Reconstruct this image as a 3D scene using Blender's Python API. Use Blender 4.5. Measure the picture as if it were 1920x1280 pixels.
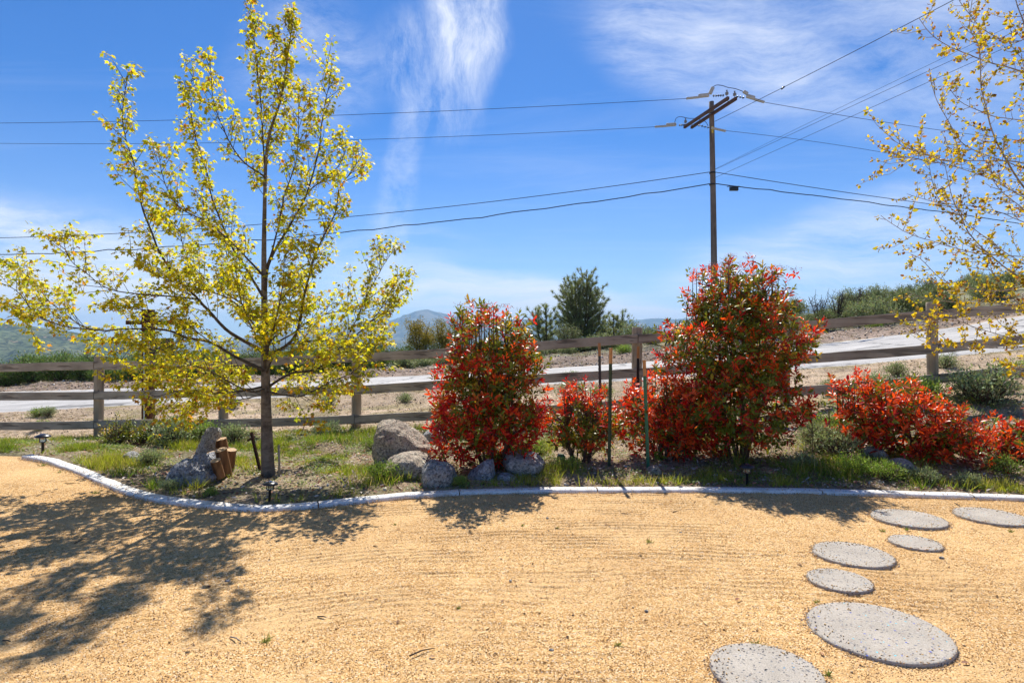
import bpy, bmesh, math, random
import numpy as np
from mathutils import Vector, Matrix, noise as mnoise

random.seed(7)
RNG = np.random.default_rng(7)
for o in list(bpy.data.objects):
    bpy.data.objects.remove(o)
S = bpy.context.scene
COL = S.collection
R = math.radians

# ------------------------------------------------------------------ camera
EYE, FPX = 1.4, 1100.0
cam_data = bpy.data.cameras.new('camera')
cam_data.sensor_width = 36.0
cam_data.lens = 36.0 * FPX / 1920.0
cam_data.clip_start = 0.05
cam_data.clip_end = 60000.0
cam = bpy.data.objects.new('camera', cam_data)
cam.location = (0, 0, EYE)
cam.rotation_euler = (R(90), 0, 0)
COL.objects.link(cam)
S.camera = cam

# ------------------------------------------------------------------ render settings
S.view_settings.view_transform = 'Standard'
S.view_settings.look = 'None'
S.view_settings.exposure = 0.74
S.view_settings.gamma = 1.0
S.view_settings.use_curve_mapping = False
S.render.engine = 'CYCLES'
S.cycles.use_denoising = True
S.cycles.max_bounces = 8
S.cycles.transparent_max_bounces = 8
S.cycles.volume_bounces = 0
S.cycles.sample_clamp_indirect = 6.0

# ------------------------------------------------------------------ sun + sky
SUN_EL, SUN_AZ = R(51.0), R(1.0)          # azimuth from +Y, positive to +X
sd = Vector((math.sin(SUN_AZ) * math.cos(SUN_EL), math.cos(SUN_AZ) * math.cos(SUN_EL), math.sin(SUN_EL)))
sun_data = bpy.data.lights.new('sun', 'SUN')
sun_data.energy = 4.6
sun_data.angle = R(0.53)
sun_data.color = (1.0, 0.95, 0.87)
sun = bpy.data.objects.new('sun', sun_data)
sun.rotation_euler = (-sd).to_track_quat('-Z', 'Y').to_euler()
sun.location = (0, 0, 30)
COL.objects.link(sun)


class NT:
    """tiny node helper"""
    def __init__(self, tree):
        self.t = tree
        self.n = tree.nodes
        self.l = tree.links

    def node(self, kind, **kw):
        nd = self.n.new(kind)
        for k, v in kw.items():
            setattr(nd, k, v)
        return nd

    def put(self, sock, v):
        if v is None:
            return
        if isinstance(v, (int, float)):
            sock.default_value = v
        elif isinstance(v, (tuple, list)):
            v = tuple(v)
            if sock.type == 'RGBA' and len(v) == 3:
                v = v + (1.0,)
            sock.default_value = v
        else:
            self.l.new(v, sock)

    def math(self, op, a, b=None, c=None, clamp=False):
        nd = self.node('ShaderNodeMath', operation=op, use_clamp=clamp)
        self.put(nd.inputs[0], a)
        self.put(nd.inputs[1], b)
        self.put(nd.inputs[2], c)
        return nd.outputs[0]

    def vmath(self, op, a, b=None):
        nd = self.node('ShaderNodeVectorMath', operation=op)
        self.put(nd.inputs[0], a)
        self.put(nd.inputs[1], b)
        return nd.outputs[0]

    def mix(self, f, a, b, mode='MIX'):
        nd = self.node('ShaderNodeMix', data_type='RGBA', blend_type=mode)
        self.put(nd.inputs[0], f)
        self.put(nd.inputs[6], a)
        self.put(nd.inputs[7], b)
        return nd.outputs[2]

    def ramp(self, f, stops, interp='LINEAR'):
        nd = self.node('ShaderNodeValToRGB')
        cr = nd.color_ramp
        cr.interpolation = interp
        while len(cr.elements) < len(stops):
            cr.elements.new(0.5)
        for e, (p, c) in zip(cr.elements, stops):
            e.position = p
            e.color = (c, c, c, 1) if isinstance(c, (int, float)) else tuple(c) + (1,)
        self.put(nd.inputs[0], f)
        return nd.outputs[0]

    def noise(self, vec, scale, detail=4, rough=0.55, dist=0.0):
        nd = self.node('ShaderNodeTexNoise')
        self.put(nd.inputs['Vector'], vec)
        nd.inputs['Scale'].default_value = scale
        nd.inputs['Detail'].default_value = detail
        nd.inputs['Roughness'].default_value = rough
        nd.inputs['Distortion'].default_value = dist
        return nd.outputs['Fac']

    def voro(self, vec, scale, out='Color', feature='F1', rnd=1.0):
        nd = self.node('ShaderNodeTexVoronoi', feature=feature)
        self.put(nd.inputs['Vector'], vec)
        nd.inputs['Scale'].default_value = scale
        nd.inputs['Randomness'].default_value = rnd
        return nd.outputs[out]

    def mapping(self, vec, loc=(0, 0, 0), rot=(0, 0, 0), scale=(1, 1, 1), kind='POINT'):
        nd = self.node('ShaderNodeMapping', vector_type=kind)
        self.put(nd.inputs[0], vec)
        nd.inputs['Location'].default_value = loc
        nd.inputs['Rotation'].default_value = rot
        nd.inputs['Scale'].default_value = scale
        return nd.outputs[0]

    def sep(self, v):
        nd = self.node('ShaderNodeSeparateXYZ')
        self.put(nd.inputs[0], v)
        return nd.outputs

    def comb(self, x, y, z):
        nd = self.node('ShaderNodeCombineXYZ')
        for i, v in enumerate((x, y, z)):
            self.put(nd.inputs[i], v)
        return nd.outputs[0]

    def bump(self, h, strength, dist, normal=None):
        nd = self.node('ShaderNodeBump')
        nd.inputs['Strength'].default_value = strength
        nd.inputs['Distance'].default_value = dist
        self.put(nd.inputs['Height'], h)
        if normal is not None:
            self.put(nd.inputs['Normal'], normal)
        return nd.outputs[0]


world = bpy.data.worlds.new('World')
S.world = world
world.use_nodes = True
W = NT(world.node_tree)
W.n.clear()
w_out = W.node('ShaderNodeOutputWorld')
w_bg = W.node('ShaderNodeBackground')
sky = W.node('ShaderNodeTexSky', sky_type='NISHITA')
sky.sun_disc = False
sky.sun_elevation = SUN_EL
sky.sun_rotation = SUN_AZ
sky.altitude = 1300
sky.air_density = 1.0
sky.dust_density = 0.35
sky.ozone_density = 3.0
w_bg.inputs['Strength'].default_value = 0.075
gam = W.node('ShaderNodeHueSaturation')
gam.inputs['Hue'].default_value = 0.5
gam.inputs['Saturation'].default_value = 1.30
W.put(gam.inputs['Color'], sky.outputs[0])
skycol = W.mix(1.0, gam.outputs[0], (0.60, 0.82, 1.06), 'MULTIPLY')
tc = W.node('ShaderNodeTexCoord').outputs['Generated']
dx, dy, dz = W.sep(tc)
dzc = W.math('MAXIMUM', dz, 0.02)
plane = W.comb(W.math('DIVIDE', dx, dzc), W.math('DIVIDE', dy, dzc), 0.0)
front = W.ramp(dy, [(0.0, 0.0), (0.35, 1.0)])
dyc = W.math('MAXIMUM', dy, 0.05)
uv = W.comb(W.math('DIVIDE', dx, dyc), W.math('DIVIDE', dz, dyc), 0.0)
warp = W.node('ShaderNodeTexNoise')
W.put(warp.inputs['Vector'], W.mapping(uv, scale=(3, 3, 1)))
warp.inputs['Scale'].default_value = 1.4
warp.inputs['Detail'].default_value = 5
wv = W.vmath('SCALE', W.vmath('SUBTRACT', warp.outputs['Color'], (0.5, 0.5, 0.5)))
wv.node.inputs['Scale'].default_value = 0.09
uvw = W.vmath('ADD', uv, wv)


def cloud(u, v, ru, rv, rot, streak_rot, sx, sy, amount, lo=0.42, hi=0.75, seed=0.0):
    m = W.mapping(uvw, loc=(u, v, 0), rot=(0, 0, rot), scale=(ru, rv, 1), kind='TEXTURE')
    g = W.node('ShaderNodeTexGradient', gradient_type='SPHERICAL')
    W.put(g.inputs[0], m)
    mask = W.ramp(g.outputs['Fac'], [(0.0, 0.0), (0.55, 1.0)], 'EASE')
    st = W.mapping(uvw, loc=(seed, seed, 0), rot=(0, 0, streak_rot), scale=(sx, sy, 1))
    nz = W.noise(st, 1.0, 10, 0.74, 0.18)
    d = W.ramp(nz, [(lo, 0.0), (hi, 1.0)])
    return W.math('MULTIPLY', W.math('MULTIPLY', mask, d), amount)


def px(x, y):
    return ((x - 960) / FPX, (640 - y) / FPX)


cl = []
u, v = px(872, 40);  cl.append(cloud(u, v, 0.085, 0.165, 0.08, 0.12, 15, 5.0, 0.92, 0.34, 0.72, 3.1))
u, v = px(805, 140); cl.append(cloud(u, v, 0.10, 0.15, 0.45, 0.45, 20, 6, 0.50, 0.38, 0.72, 7.7))
u, v = px(745, 360); cl.append(cloud(u, v, 0.045, 0.22, -0.1, -0.3, 14, 16, 0.38, 0.36, 0.75, 1.2))
u, v = px(1330, 90); cl.append(cloud(u, v, 0.30, 0.15, -0.35, -0.60, 3.2, 15, 0.55, 0.34, 0.80, 5.5))
u, v = px(1240, 30); cl.append(cloud(u, v, 0.16, 0.14, 0.6, 0.7, 4, 18, 0.40, 0.38, 0.80, 8.5))
u, v = px(1640, 60); cl.append(cloud(u, v, 0.42, 0.22, -0.2, -0.5, 3, 10, 0.60, 0.30, 0.78, 2.5))
u, v = px(1600, 480); cl.append(cloud(u, v, 0.46, 0.12, 0.25, 0.25, 2.5, 22, 0.62, 0.34, 0.70, 9.5))
u, v = px(575, 120); cl.append(cloud(u, v, 0.16, 0.16, -0.9, -0.9, 7, 16, 0.42, 0.36, 0.72, 4.4))
u, v = px(60, 500);  cl.append(cloud(u, v, 0.42, 0.15, -0.15, -0.15, 2.5, 13, 0.85, 0.30, 0.62, 6.1))
u, v = px(300, 560); cl.append(cloud(u, v, 0.42, 0.06, -0.05, -0.05, 3, 20, 0.55, 0.34, 0.66, 3.7))
u, v = px(1130, 585); cl.append(cloud(u, v, 0.20, 0.022, -0.06, -0.06, 3, 26, 1.0, 0.20, 0.50, 1.9))
u, v = px(940, 560); cl.append(cloud(u, v, 0.40, 0.060, -0.12, -0.12, 2.2, 26, 0.75, 0.26, 0.62, 0.9))
u, v = px(700, 470); cl.append(cloud(u, v, 0.22, 0.035, 0.05, 0.05, 3, 24, 0.30, 0.36, 0.7, 7.9))
dens = cl[0]
for c in cl[1:]:
    dens = W.math('ADD', dens, c)
dens = W.math('MULTIPLY', dens, front)
veil = W.ramp(W.noise(W.mapping(plane, rot=(0, 0, 0.5), scale=(0.35, 1.1, 1)), 1.0, 8, 0.65, 0.6), [(0.50, 0.0), (0.85, 0.16)])
veil = W.math('MULTIPLY', veil, W.ramp(dz, [(0.05, 0.0), (0.2, 1.0)]))
low_veil = W.math('MULTIPLY', W.ramp(dz, [(0.0, 0.5), (0.07, 0.34), (0.17, 0.12), (0.33, 0.0)]), W.ramp(W.noise(W.mapping(plane, scale=(0.12, 0.30, 1)), 1.0, 6, 0.6, 0.5), [(0.30, 0.55), (0.70, 1.15)]))
dens = W.math('ADD', W.math('ADD', dens, low_veil), veil, clamp=True)
W.put(w_bg.inputs['Color'], W.mix(dens, skycol, (8.4, 8.7, 9.4)))
W.l.new(w_bg.outputs[0], w_out.inputs['Surface'])

# ================================================================== helpers
def P(x, y, Y):
    """point at distance Y seen at photo pixel x, y"""
    return Vector(((x - 960) / FPX * Y, Y, EYE - (y - 640) / FPX * Y))


def _hash(ix, iy, seed):
    h = (ix.astype(np.int64) * 374761393 + iy.astype(np.int64) * 668265263 + seed * 974634777) & 0xFFFFFFFF
    h = ((h ^ (h >> 13)) * 1274126177) & 0xFFFFFFFF
    return ((h ^ (h >> 16)) & 0xFFFF) / 65535.0


def vnoise(x, y, seed=0):
    x0, y0 = np.floor(x), np.floor(y)
    fx, fy = x - x0, y - y0
    fx, fy = fx * fx * (3 - 2 * fx), fy * fy * (3 - 2 * fy)
    a, b = _hash(x0, y0, seed), _hash(x0 + 1, y0, seed)
    c, d = _hash(x0, y0 + 1, seed), _hash(x0 + 1, y0 + 1, seed)
    return (a + (b - a) * fx) * (1 - fy) + (c + (d - c) * fx) * fy - 0.5


def fbm(x, y, oct=4, seed=0):
    x, y = np.asarray(x, float), np.asarray(y, float)
    s, a, f = 0.0, 1.0, 1.0
    for i in range(oct):
        s = s + a * vnoise(x * f + 13.7 * i, y * f - 7.1 * i, seed + i)
        a *= 0.5
        f *= 2.03
    return s


def tag(o, label=None, category=None, group=None, kind=None):
    for k, v in (('label', label), ('category', category), ('group', group), ('kind', kind)):
        if v:
            o[k] = v
    return o


def thing(name, loc, label, category, group=None, rotz=0.0):
    o = bpy.data.objects.new(name, None)
    o.empty_display_size = 0.1
    o.location = loc
    o.rotation_euler = (0, 0, rotz)
    COL.objects.link(o)
    return tag(o, label, category, group)


def link(name, mesh, parent=None, mat=None, kind=None):
    o = bpy.data.objects.new(name, mesh)
    COL.objects.link(o)
    if parent is not None:
        o.parent = parent
    if mat is not None and not mesh.materials:
        mesh.materials.append(mat)
    if kind:
        o['kind'] = kind
    return o


def copy_tree(o, parent=None):
    c = o.copy()
    COL.objects.link(c)
    c.parent = parent
    for ch in [k for k in bpy.data.objects if k.parent == o]:
        copy_tree(ch, c)
    return c


def np_mesh(name, verts, faces, colors=None, smooth=False):
    """faces: int array (n,3) or (n,4) or list of such arrays; colors per vertex (n,3)"""
    me = bpy.data.meshes.new(name)
    verts = np.asarray(verts, np.float32)
    fl = faces if isinstance(faces, list) else [faces]
    fl = [np.asarray(f, np.int32) for f in fl if len(f)]
    me.vertices.add(len(verts))
    me.vertices.foreach_set('co', verts.ravel())
    nl = sum(f.size for f in fl)
    npoly = sum(len(f) for f in fl)
    me.loops.add(nl)
    me.loops.foreach_set('vertex_index', np.concatenate([f.ravel() for f in fl]))
    me.polygons.add(npoly)
    starts, tot = [], 0
    for f in fl:
        starts.append(tot + np.arange(len(f)) * f.shape[1])
        tot += f.size
    me.polygons.foreach_set('loop_start', np.concatenate(starts).astype(np.int32))
    if smooth:
        me.polygons.foreach_set('use_smooth', np.ones(npoly, bool))
    me.update(calc_edges=True)
    if colors is not None:
        at = me.color_attributes.new('col', 'FLOAT_COLOR', 'POINT')
        c4 = np.ones((len(verts), 4), np.float32)
        c4[:, :3] = colors
        at.data.foreach_set('color', c4.ravel())
    return me


def frames(axis, nrm):
    axis = axis / (np.linalg.norm(axis, axis=1, keepdims=True) + 1e-9)
    side = np.cross(axis, nrm)
    side /= (np.linalg.norm(side, axis=1, keepdims=True) + 1e-9)
    up = np.cross(side, axis)
    return np.stack([side, axis, up], axis=2)


def batch(tv, tf, pos, rot, scale, color, bend=None):
    """copies of a template; returns verts, faces, cols"""
    tv = np.asarray(tv, float)
    n, k = len(pos), len(tv)
    scale = np.asarray(scale, float)
    if scale.ndim == 1:
        scale = scale[:, None].repeat(3, 1)
    loc = tv[None] * scale[:, None, :]
    v = np.einsum('nij,nkj->nki', rot, loc) + pos[:, None, :]
    off = (np.arange(n) * k)[:, None, None]
    fs = [(np.asarray(f)[None] + off).reshape(-1, len(f[0])) for f in tf]
    c = np.repeat(np.asarray(color, float), k, axis=0)
    return v.reshape(-1, 3), fs, c


def merge(parts):
    vs, fs3, fs4, cs, off = [], [], [], [], 0
    for v, fl, c in parts:
        vs.append(v)
        cs.append(c)
        for f in fl:
            (fs3 if f.shape[1] == 3 else fs4).append(f + off)
        off += len(v)
    out = []
    if fs3:
        out.append(np.concatenate(fs3))
    if fs4:
        out.append(np.concatenate(fs4))
    return np.concatenate(vs), out, np.concatenate(cs)


def rand_rot(n):
    q = RNG.normal(size=(n, 4))
    q /= np.linalg.norm(q, axis=1, keepdims=True)
    w, x, y, z = q.T
    return np.stack([np.stack([1 - 2 * (y * y + z * z), 2 * (x * y - w * z), 2 * (x * z + w * y)], 1),
                     np.stack([2 * (x * y + w * z), 1 - 2 * (x * x + z * z), 2 * (y * z - w * x)], 1),
                     np.stack([2 * (x * z - w * y), 2 * (y * z + w * x), 1 - 2 * (x * x + y * y)], 1)], 1)


def tubes(polys, sides=6):
    """polys: list of (points, radii) -> verts, faces"""
    V, F, off = [], [], 0
    ang = np.arange(sides) / sides * 2 * np.pi
    for pts, rad in polys:
        pts = np.asarray(pts, float)
        rad = np.broadcast_to(np.asarray(rad, float), (len(pts),))
        t = np.gradient(pts, axis=0)
        t /= (np.linalg.norm(t, axis=1, keepdims=True) + 1e-9)
        ref = np.array([0.0, 0.0, 1.0]) if abs(t[:, 2]).mean() < 0.8 else np.array([0.0, 1.0, 0.0])
        a = np.cross(t, ref)
        a /= (np.linalg.norm(a, axis=1, keepdims=True) + 1e-9)
        b = np.cross(t, a)
        ring = pts[:, None] + rad[:, None, None] * (np.cos(ang)[None, :, None] * a[:, None] + np.sin(ang)[None, :, None] * b[:, None])
        V.append(ring.reshape(-1, 3))
        n = len(pts)
        i = np.arange(n - 1)[:, None] * sides
        j = np.arange(sides)[None]
        j2 = (j + 1) % sides
        q = np.stack([i + j, i + j2, i + sides + j2, i + sides + j], -1).reshape(-1, 4) + off
        F.append(q)
        V.append(pts[[0, -1]])
        c0, c1 = off + n * sides, off + n * sides + 1
        jj = np.arange(sides)
        F.append(np.stack([np.full(sides, c0), off + (jj + 1) % sides, off + jj, off + jj], -1)[:, :4] * 0 + np.stack([np.full(sides, c0), off + (jj + 1) % sides, off + jj, np.full(sides, c0)], -1))
        e = off + (n - 1) * sides
        F.append(np.stack([np.full(sides, c1), e + jj, e + (jj + 1) % sides, np.full(sides, c1)], -1))
        off += n * sides + 2
    F = np.concatenate(F)
    deg = F[:, 0] == F[:, 3]
    return np.concatenate(V), [F[deg][:, :3], F[~deg]]


def tube_mesh(name, polys, sides=8, smooth=True):
    v, f = tubes(polys, sides)
    return np_mesh(name, v, f, smooth=smooth)


def resample(pts, step):
    pts = np.asarray(pts, float)
    # catmull-rom
    out = []
    P_ = np.vstack([2 * pts[0] - pts[1], pts, 2 * pts[-1] - pts[-2]])
    for i in range(1, len(P_) - 2):
        n = max(2, int(np.linalg.norm(P_[i + 1] - P_[i]) / step))
        t = np.linspace(0, 1, n, endpoint=False)[:, None]
        a, b, c, d = P_[i - 1], P_[i], P_[i + 1], P_[i + 2]
        out.append(0.5 * ((2 * b) + (-a + c) * t + (2 * a - 5 * b + 4 * c - d) * t ** 2 + (-a + 3 * b - 3 * c + d) * t ** 3))
    out.append(pts[-1:])
    return np.concatenate(out)


def box_bm(bm, cx, cy, cz, sx, sy, sz, rot=None, bevel=0.0):
    m = Matrix.Translation((cx, cy, cz))
    if rot is not None:
        m = m @ rot
    g = bmesh.ops.create_cube(bm, size=1.0, matrix=m @ Matrix.Diagonal((sx, sy, sz, 1)))
    if bevel:
        es = set()
        for v_ in g['verts']:
            es.update(v_.link_edges)
        bmesh.ops.bevel(bm, geom=list(es), offset=bevel, segments=2, affect='EDGES', profile=0.5)


def bm_obj(name, bm, mat, parent=None, smooth=False, kind=None):
    me = bpy.data.meshes.new(name)
    bm.normal_update()
    bm.to_mesh(me)
    bm.free()
    if smooth:
        for p in me.polygons:
            p.use_smooth = True
    return link(name, me, parent, mat, kind)


def lathe(name, prof, mat, parent=None, seg=24, smooth=True, loc=(0, 0, 0)):
    a = np.arange(seg) / seg * 2 * np.pi
    v = np.concatenate([np.stack([r * np.cos(a) + loc[0], r * np.sin(a) + loc[1], np.full(seg, z + loc[2])], 1) for r, z in prof])
    i = np.arange(len(prof) - 1)[:, None] * seg
    j = np.arange(seg)[None]
    f = np.stack([i + j, i + (j + 1) % seg, i + seg + (j + 1) % seg, i + seg + j], -1).reshape(-1, 4)
    return link(name, np_mesh(name, v, f, smooth=smooth), parent, mat)


# ------------------------------------------------------------------ materials
def new_mat(name):
    m = bpy.data.materials.new(name)
    m.use_nodes = True
    t = NT(m.node_tree)
    t.n.clear()
    out = t.node('ShaderNodeOutputMaterial')
    b = t.node('ShaderNodeBsdfPrincipled')
    t.l.new(b.outputs[0], out.inputs[0])
    return m, t, b, out


def objco(t):
    return t.node('ShaderNodeTexCoord').outputs['Object']


def posco(t):
    return t.node('ShaderNodeNewGeometry').outputs['Position']


def attr(t, name='col'):
    nd = t.node('ShaderNodeAttribute')
    nd.attribute_name = name
    return nd.outputs['Color']


def simple(name, color, rough=0.6, metal=0.0, var=0.25, scale=20.0, bump=0.0, bscale=60.0, spec=0.5):
    m, t, b, o = new_mat(name)
    co = objco(t)
    f = t.noise(co, scale, 5, 0.6)
    c0 = tuple(x * (1 - var) for x in color)
    c1 = tuple(min(1, x * (1 + var)) for x in color)
    t.put(b.inputs['Base Color'], t.ramp(f, [(0.3, c0), (0.7, c1)]))
    b.inputs['Roughness'].default_value = rough
    b.inputs['Metallic'].default_value = metal
    b.inputs['Specular IOR Level'].default_value = spec
    if bump:
        t.put(b.inputs['Normal'], t.bump(t.noise(co, bscale, 5, 0.6), bump, 0.01))
    return m


def leaf_mat(name, trans=0.45, rough=0.35, spec=0.5, tcol=(1.25, 1.1, 0.5)):
    m, t, b, o = new_mat(name)
    c = attr(t)
    nz = t.noise(objco(t), 30.0, 3)
    c = t.mix(1.0, c, t.ramp(nz, [(0.3, 0.75), (0.7, 1.2)]), 'MULTIPLY')
    t.put(b.inputs['Base Color'], c)
    b.inputs['Roughness'].default_value = rough
    b.inputs['Specular IOR Level'].default_value = spec
    tr = t.node('ShaderNodeBsdfTranslucent')
    t.put(tr.inputs['Color'], t.mix(1.0, c, tcol, 'MULTIPLY'))
    mx = t.node('ShaderNodeMixShader')
    mx.inputs[0].default_value = trans
    t.l.new(b.outputs[0], mx.inputs[1])
    t.l.new(tr.outputs[0], mx.inputs[2])
    t.l.new(mx.outputs[0], o.inputs[0])
    return m


M_MAPLE = leaf_mat('maple_leaf', 0.60, 0.5, 0.35, (1.5, 1.45, 0.6))
M_PHOTINIA = leaf_mat('photinia_leaf', 0.42, 0.34, 0.42, (1.5, 1.0, 0.5))
M_GRASS = leaf_mat('grass_blade', 0.45, 0.5, 0.3, (1.2, 1.2, 0.5))
M_SAGE = leaf_mat('sage_leaf', 0.25, 0.6, 0.2, (1.1, 1.1, 0.7))
M_NEEDLE = leaf_mat('pine_needle', 0.35, 0.5, 0.3, (1.1, 1.1, 0.6))
M_LITTER = leaf_mat('leaf_litter', 0.15, 0.7, 0.2, (1.1, 0.9, 0.7))


def stone_mat(name, c0, c1, c2, speck=0.85, tint=(0.33, 0.24, 0.15), tint_amt=0.4):
    m, t, b, o = new_mat(name)
    co = objco(t)
    big = t.noise(co, 3.0, 6, 0.6, 0.4)
    col = t.ramp(big, [(0.3, c0), (0.5, c1), (0.72, c2)])
    col = t.mix(t.math('MULTIPLY', t.ramp(t.noise(co, 1.7, 4), [(0.45, 0.0), (0.7, 1.0)]), tint_amt), col, tint)
    sp = t.noise(co, 55.0, 4, 0.85)
    col = t.mix(speck, col, t.ramp(sp, [(0.34, 0.25), (0.44, 0.8), (0.56, 1.15), (0.66, 2.0)]), 'MULTIPLY')
    vs = t.voro(co, 60.0, 'Color')
    dark = t.ramp(t.sep(vs)[0], [(0.0, 0.35), (0.13, 0.4), (0.16, 1.0)])
    col = t.mix(0.8, col, dark, 'MULTIPLY')
    t.put(b.inputs['Base Color'], col)
    vein = t.voro(t.mapping(t.vmath('ADD', co, t.comb(big, big, big)), rot=(0.4, 0.2, 0.9), scale=(3.0, 6.0, 9.0)), 1.0, 'Distance', 'DISTANCE_TO_EDGE')
    vk = t.ramp(vein, [(0.0, 0.75), (0.035, 0.0)])
    col = t.mix(t.math('MULTIPLY', vk, t.ramp(t.noise(co, 4.0, 3), [(0.45, 0.0), (0.6, 1.0)])), col, (0.06, 0.05, 0.045))
    col = t.mix(t.ramp(t.noise(co, 9.0, 6, 0.75), [(0.58, 0.0), (0.66, 0.55)]), col, tuple(min(0.85, x * 1.35) for x in c2))
    t.put(b.inputs['Base Color'], col)
    b.inputs['Roughness'].default_value = 0.85
    h = t.math('ADD', t.math('MULTIPLY', t.noise(co, 14.0, 8, 0.7), 1.0), t.math('MULTIPLY', sp, 0.25))
    h = t.math('SUBTRACT', h, t.math('MULTIPLY', vk, 0.25))
    t.put(b.inputs['Normal'], t.bump(h, 1.0, 0.06))
    return m


M_ROCK_TAN = stone_mat('granite_tan', (0.38, 0.30, 0.23), (0.58, 0.49, 0.38), (0.72, 0.62, 0.49))
M_ROCK_GREY = stone_mat('granite_grey', (0.28, 0.27, 0.26), (0.46, 0.45, 0.43), (0.62, 0.60, 0.57), tint_amt=0.25)
M_ROCK_BLUE = stone_mat('granite_blue', (0.24, 0.25, 0.28), (0.42, 0.43, 0.47), (0.58, 0.58, 0.60), tint_amt=0.15)


def wood_mat(name, c0, c1, along='Z', scale=1.0, rough=0.85, crack=0.6):
    m, t, b, o = new_mat(name)
    co = objco(t)
    sc = {'Z': (14, 14, 0.8), 'X': (0.8, 14, 14), 'Y': (14, 0.8, 14)}[along]
    mp = t.mapping(co, scale=tuple(s * scale for s in sc))
    g = t.noise(mp, 1.5, 7, 0.65, 0.6)
    col = t.ramp(g, [(0.25, c0), (0.7, c1)])
    col = t.mix(0.6, col, t.ramp(t.noise(co, 2.2, 4), [(0.3, 0.6), (0.7, 1.35)]), 'MULTIPLY')
    kn = t.voro(t.mapping(co, scale={'Z': (7, 7, 2.2), 'X': (2.2, 7, 7), 'Y': (7, 2.2, 7)}[along]), 1.0, 'Distance')
    col = t.mix(t.ramp(kn, [(0.06, 0.75), (0.13, 0.0)]), col, tuple(x * 0.35 for x in c0))
    cr = t.ramp(t.noise(t.mapping(co, scale=tuple(s * scale * 1.5 for s in sc)), 1.0, 3, 0.5), [(0.37, 1.0), (0.42, 0.0)])
    col = t.mix(t.math('MULTIPLY', cr, crack), col, tuple(x * 0.3 for x in c0))
    t.put(b.inputs['Base Color'], col)
    b.inputs['Roughness'].default_value = rough
    b.inputs['Specular IOR Level'].default_value = 0.25
    t.put(b.inputs['Normal'], t.bump(t.math('SUBTRACT', g, cr), 0.5, 0.006))
    return m


M_POST = wood_mat('weathered_post', (0.27, 0.205, 0.135), (0.46, 0.375, 0.26), 'Z')
M_RAIL = wood_mat('weathered_rail', (0.31, 0.25, 0.185), (0.49, 0.415, 0.315), 'X')
M_DARKWOOD = wood_mat('dark_stained_post', (0.055, 0.022, 0.010), (0.12, 0.05, 0.022), 'Z')
M_POLE = wood_mat('utility_pole_wood', (0.12, 0.09, 0.07), (0.22, 0.17, 0.14), 'Z', 0.4)
M_ARM = wood_mat('crossarm_wood', (0.09, 0.05, 0.04), (0.17, 0.10, 0.08), 'Y', 0.4)
M_LOG = wood_mat('cut_log_side', (0.13, 0.055, 0.02), (0.36, 0.18, 0.075), 'Z', 0.9)
M_LOGEND = simple('cut_log_end', (0.50, 0.33, 0.18), 0.8, var=0.4, scale=45)


def bark_mat(name, c0, c1, dark=0.5):
    m, t, b, o = new_mat(name)
    co = objco(t)
    g = t.noise(t.mapping(co, scale=(9, 9, 22)), 1.0, 6, 0.65, 0.5)
    col = t.ramp(g, [(0.32, c0), (0.62, c1)])
    pch = t.ramp(t.noise(t.mapping(co, scale=(5, 5, 3.0)), 1.4, 5, 0.6), [(0.52, 0.0), (0.66, dark)])
    col = t.mix(pch, col, (0.02, 0.016, 0.013))
    t.put(b.inputs['Base Color'], col)
    b.inputs['Roughness'].default_value = 0.9
    t.put(b.inputs['Normal'], t.bump(g, 0.7, 0.01))
    return m


M_BARK = bark_mat('maple_bark', (0.08, 0.062, 0.047), (0.22, 0.18, 0.14), 0.8)
M_TWIG = bark_mat('maple_twig', (0.040, 0.028, 0.020), (0.10, 0.075, 0.052), 0.2)
M_PALE = bark_mat('poplar_bark', (0.14, 0.12, 0.10), (0.40, 0.36, 0.31), 0.2)
M_STEM = bark_mat('shrub_stem', (0.05, 0.03, 0.02), (0.14, 0.09, 0.06), 0.2)
M_BLACK = simple('black_plastic', (0.012, 0.013, 0.017), 0.32, var=0.2)
M_STEEL = simple('galvanised', (0.32, 0.31, 0.29), 0.45, 0.6, var=0.2)
M_RUST = simple('rusty_steel', (0.075, 0.035, 0.022), 0.8, 0.2, var=0.5, scale=40, bump=0.3)
M_WIRE = simple('wire', (0.03, 0.03, 0.035), 0.9, spec=0.1)
M_WIREP = simple('power_wire', (0.04, 0.04, 0.045), 0.9, spec=0.1)
M_PORC = simple('grey_porcelain', (0.22, 0.22, 0.23), 0.3)
M_COVER = simple('pale_cover', (0.42, 0.40, 0.36), 0.55)
M_GREENP = simple('green_paint', (0.03, 0.16, 0.075), 0.55, var=0.3)
M_DKGREENP = simple('dark_green_paint', (0.03, 0.055, 0.02), 0.6, var=0.5, scale=30)
M_TIP = simple('tan_tip_paint', (0.55, 0.27, 0.09), 0.6, var=0.15)
M_YTIP = simple('yellow_tag', (0.6, 0.42, 0.05), 0.6)
M_CAP = simple('teal_plastic', (0.015, 0.13, 0.10), 0.45)
M_WHITE = simple('white_paint', (0.75, 0.76, 0.78), 0.5, var=0.05)
M_PALEBLUE = simple('pale_blue_tube', (0.45, 0.62, 0.66), 0.4, var=0.1)


def glass_mat():
    m, t, b, o = new_mat('lantern_lens')
    b.inputs['Base Color'].default_value = (0.85, 0.80, 0.62, 1)
    b.inputs['Roughness'].default_value = 0.18
    b.inputs['Transmission Weight'].default_value = 0.75
    b.inputs['IOR'].default_value = 1.2
    return m


M_LENS = glass_mat()
M_ORANGE = simple('orange_filament', (0.8, 0.25, 0.04), 0.4)


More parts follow.
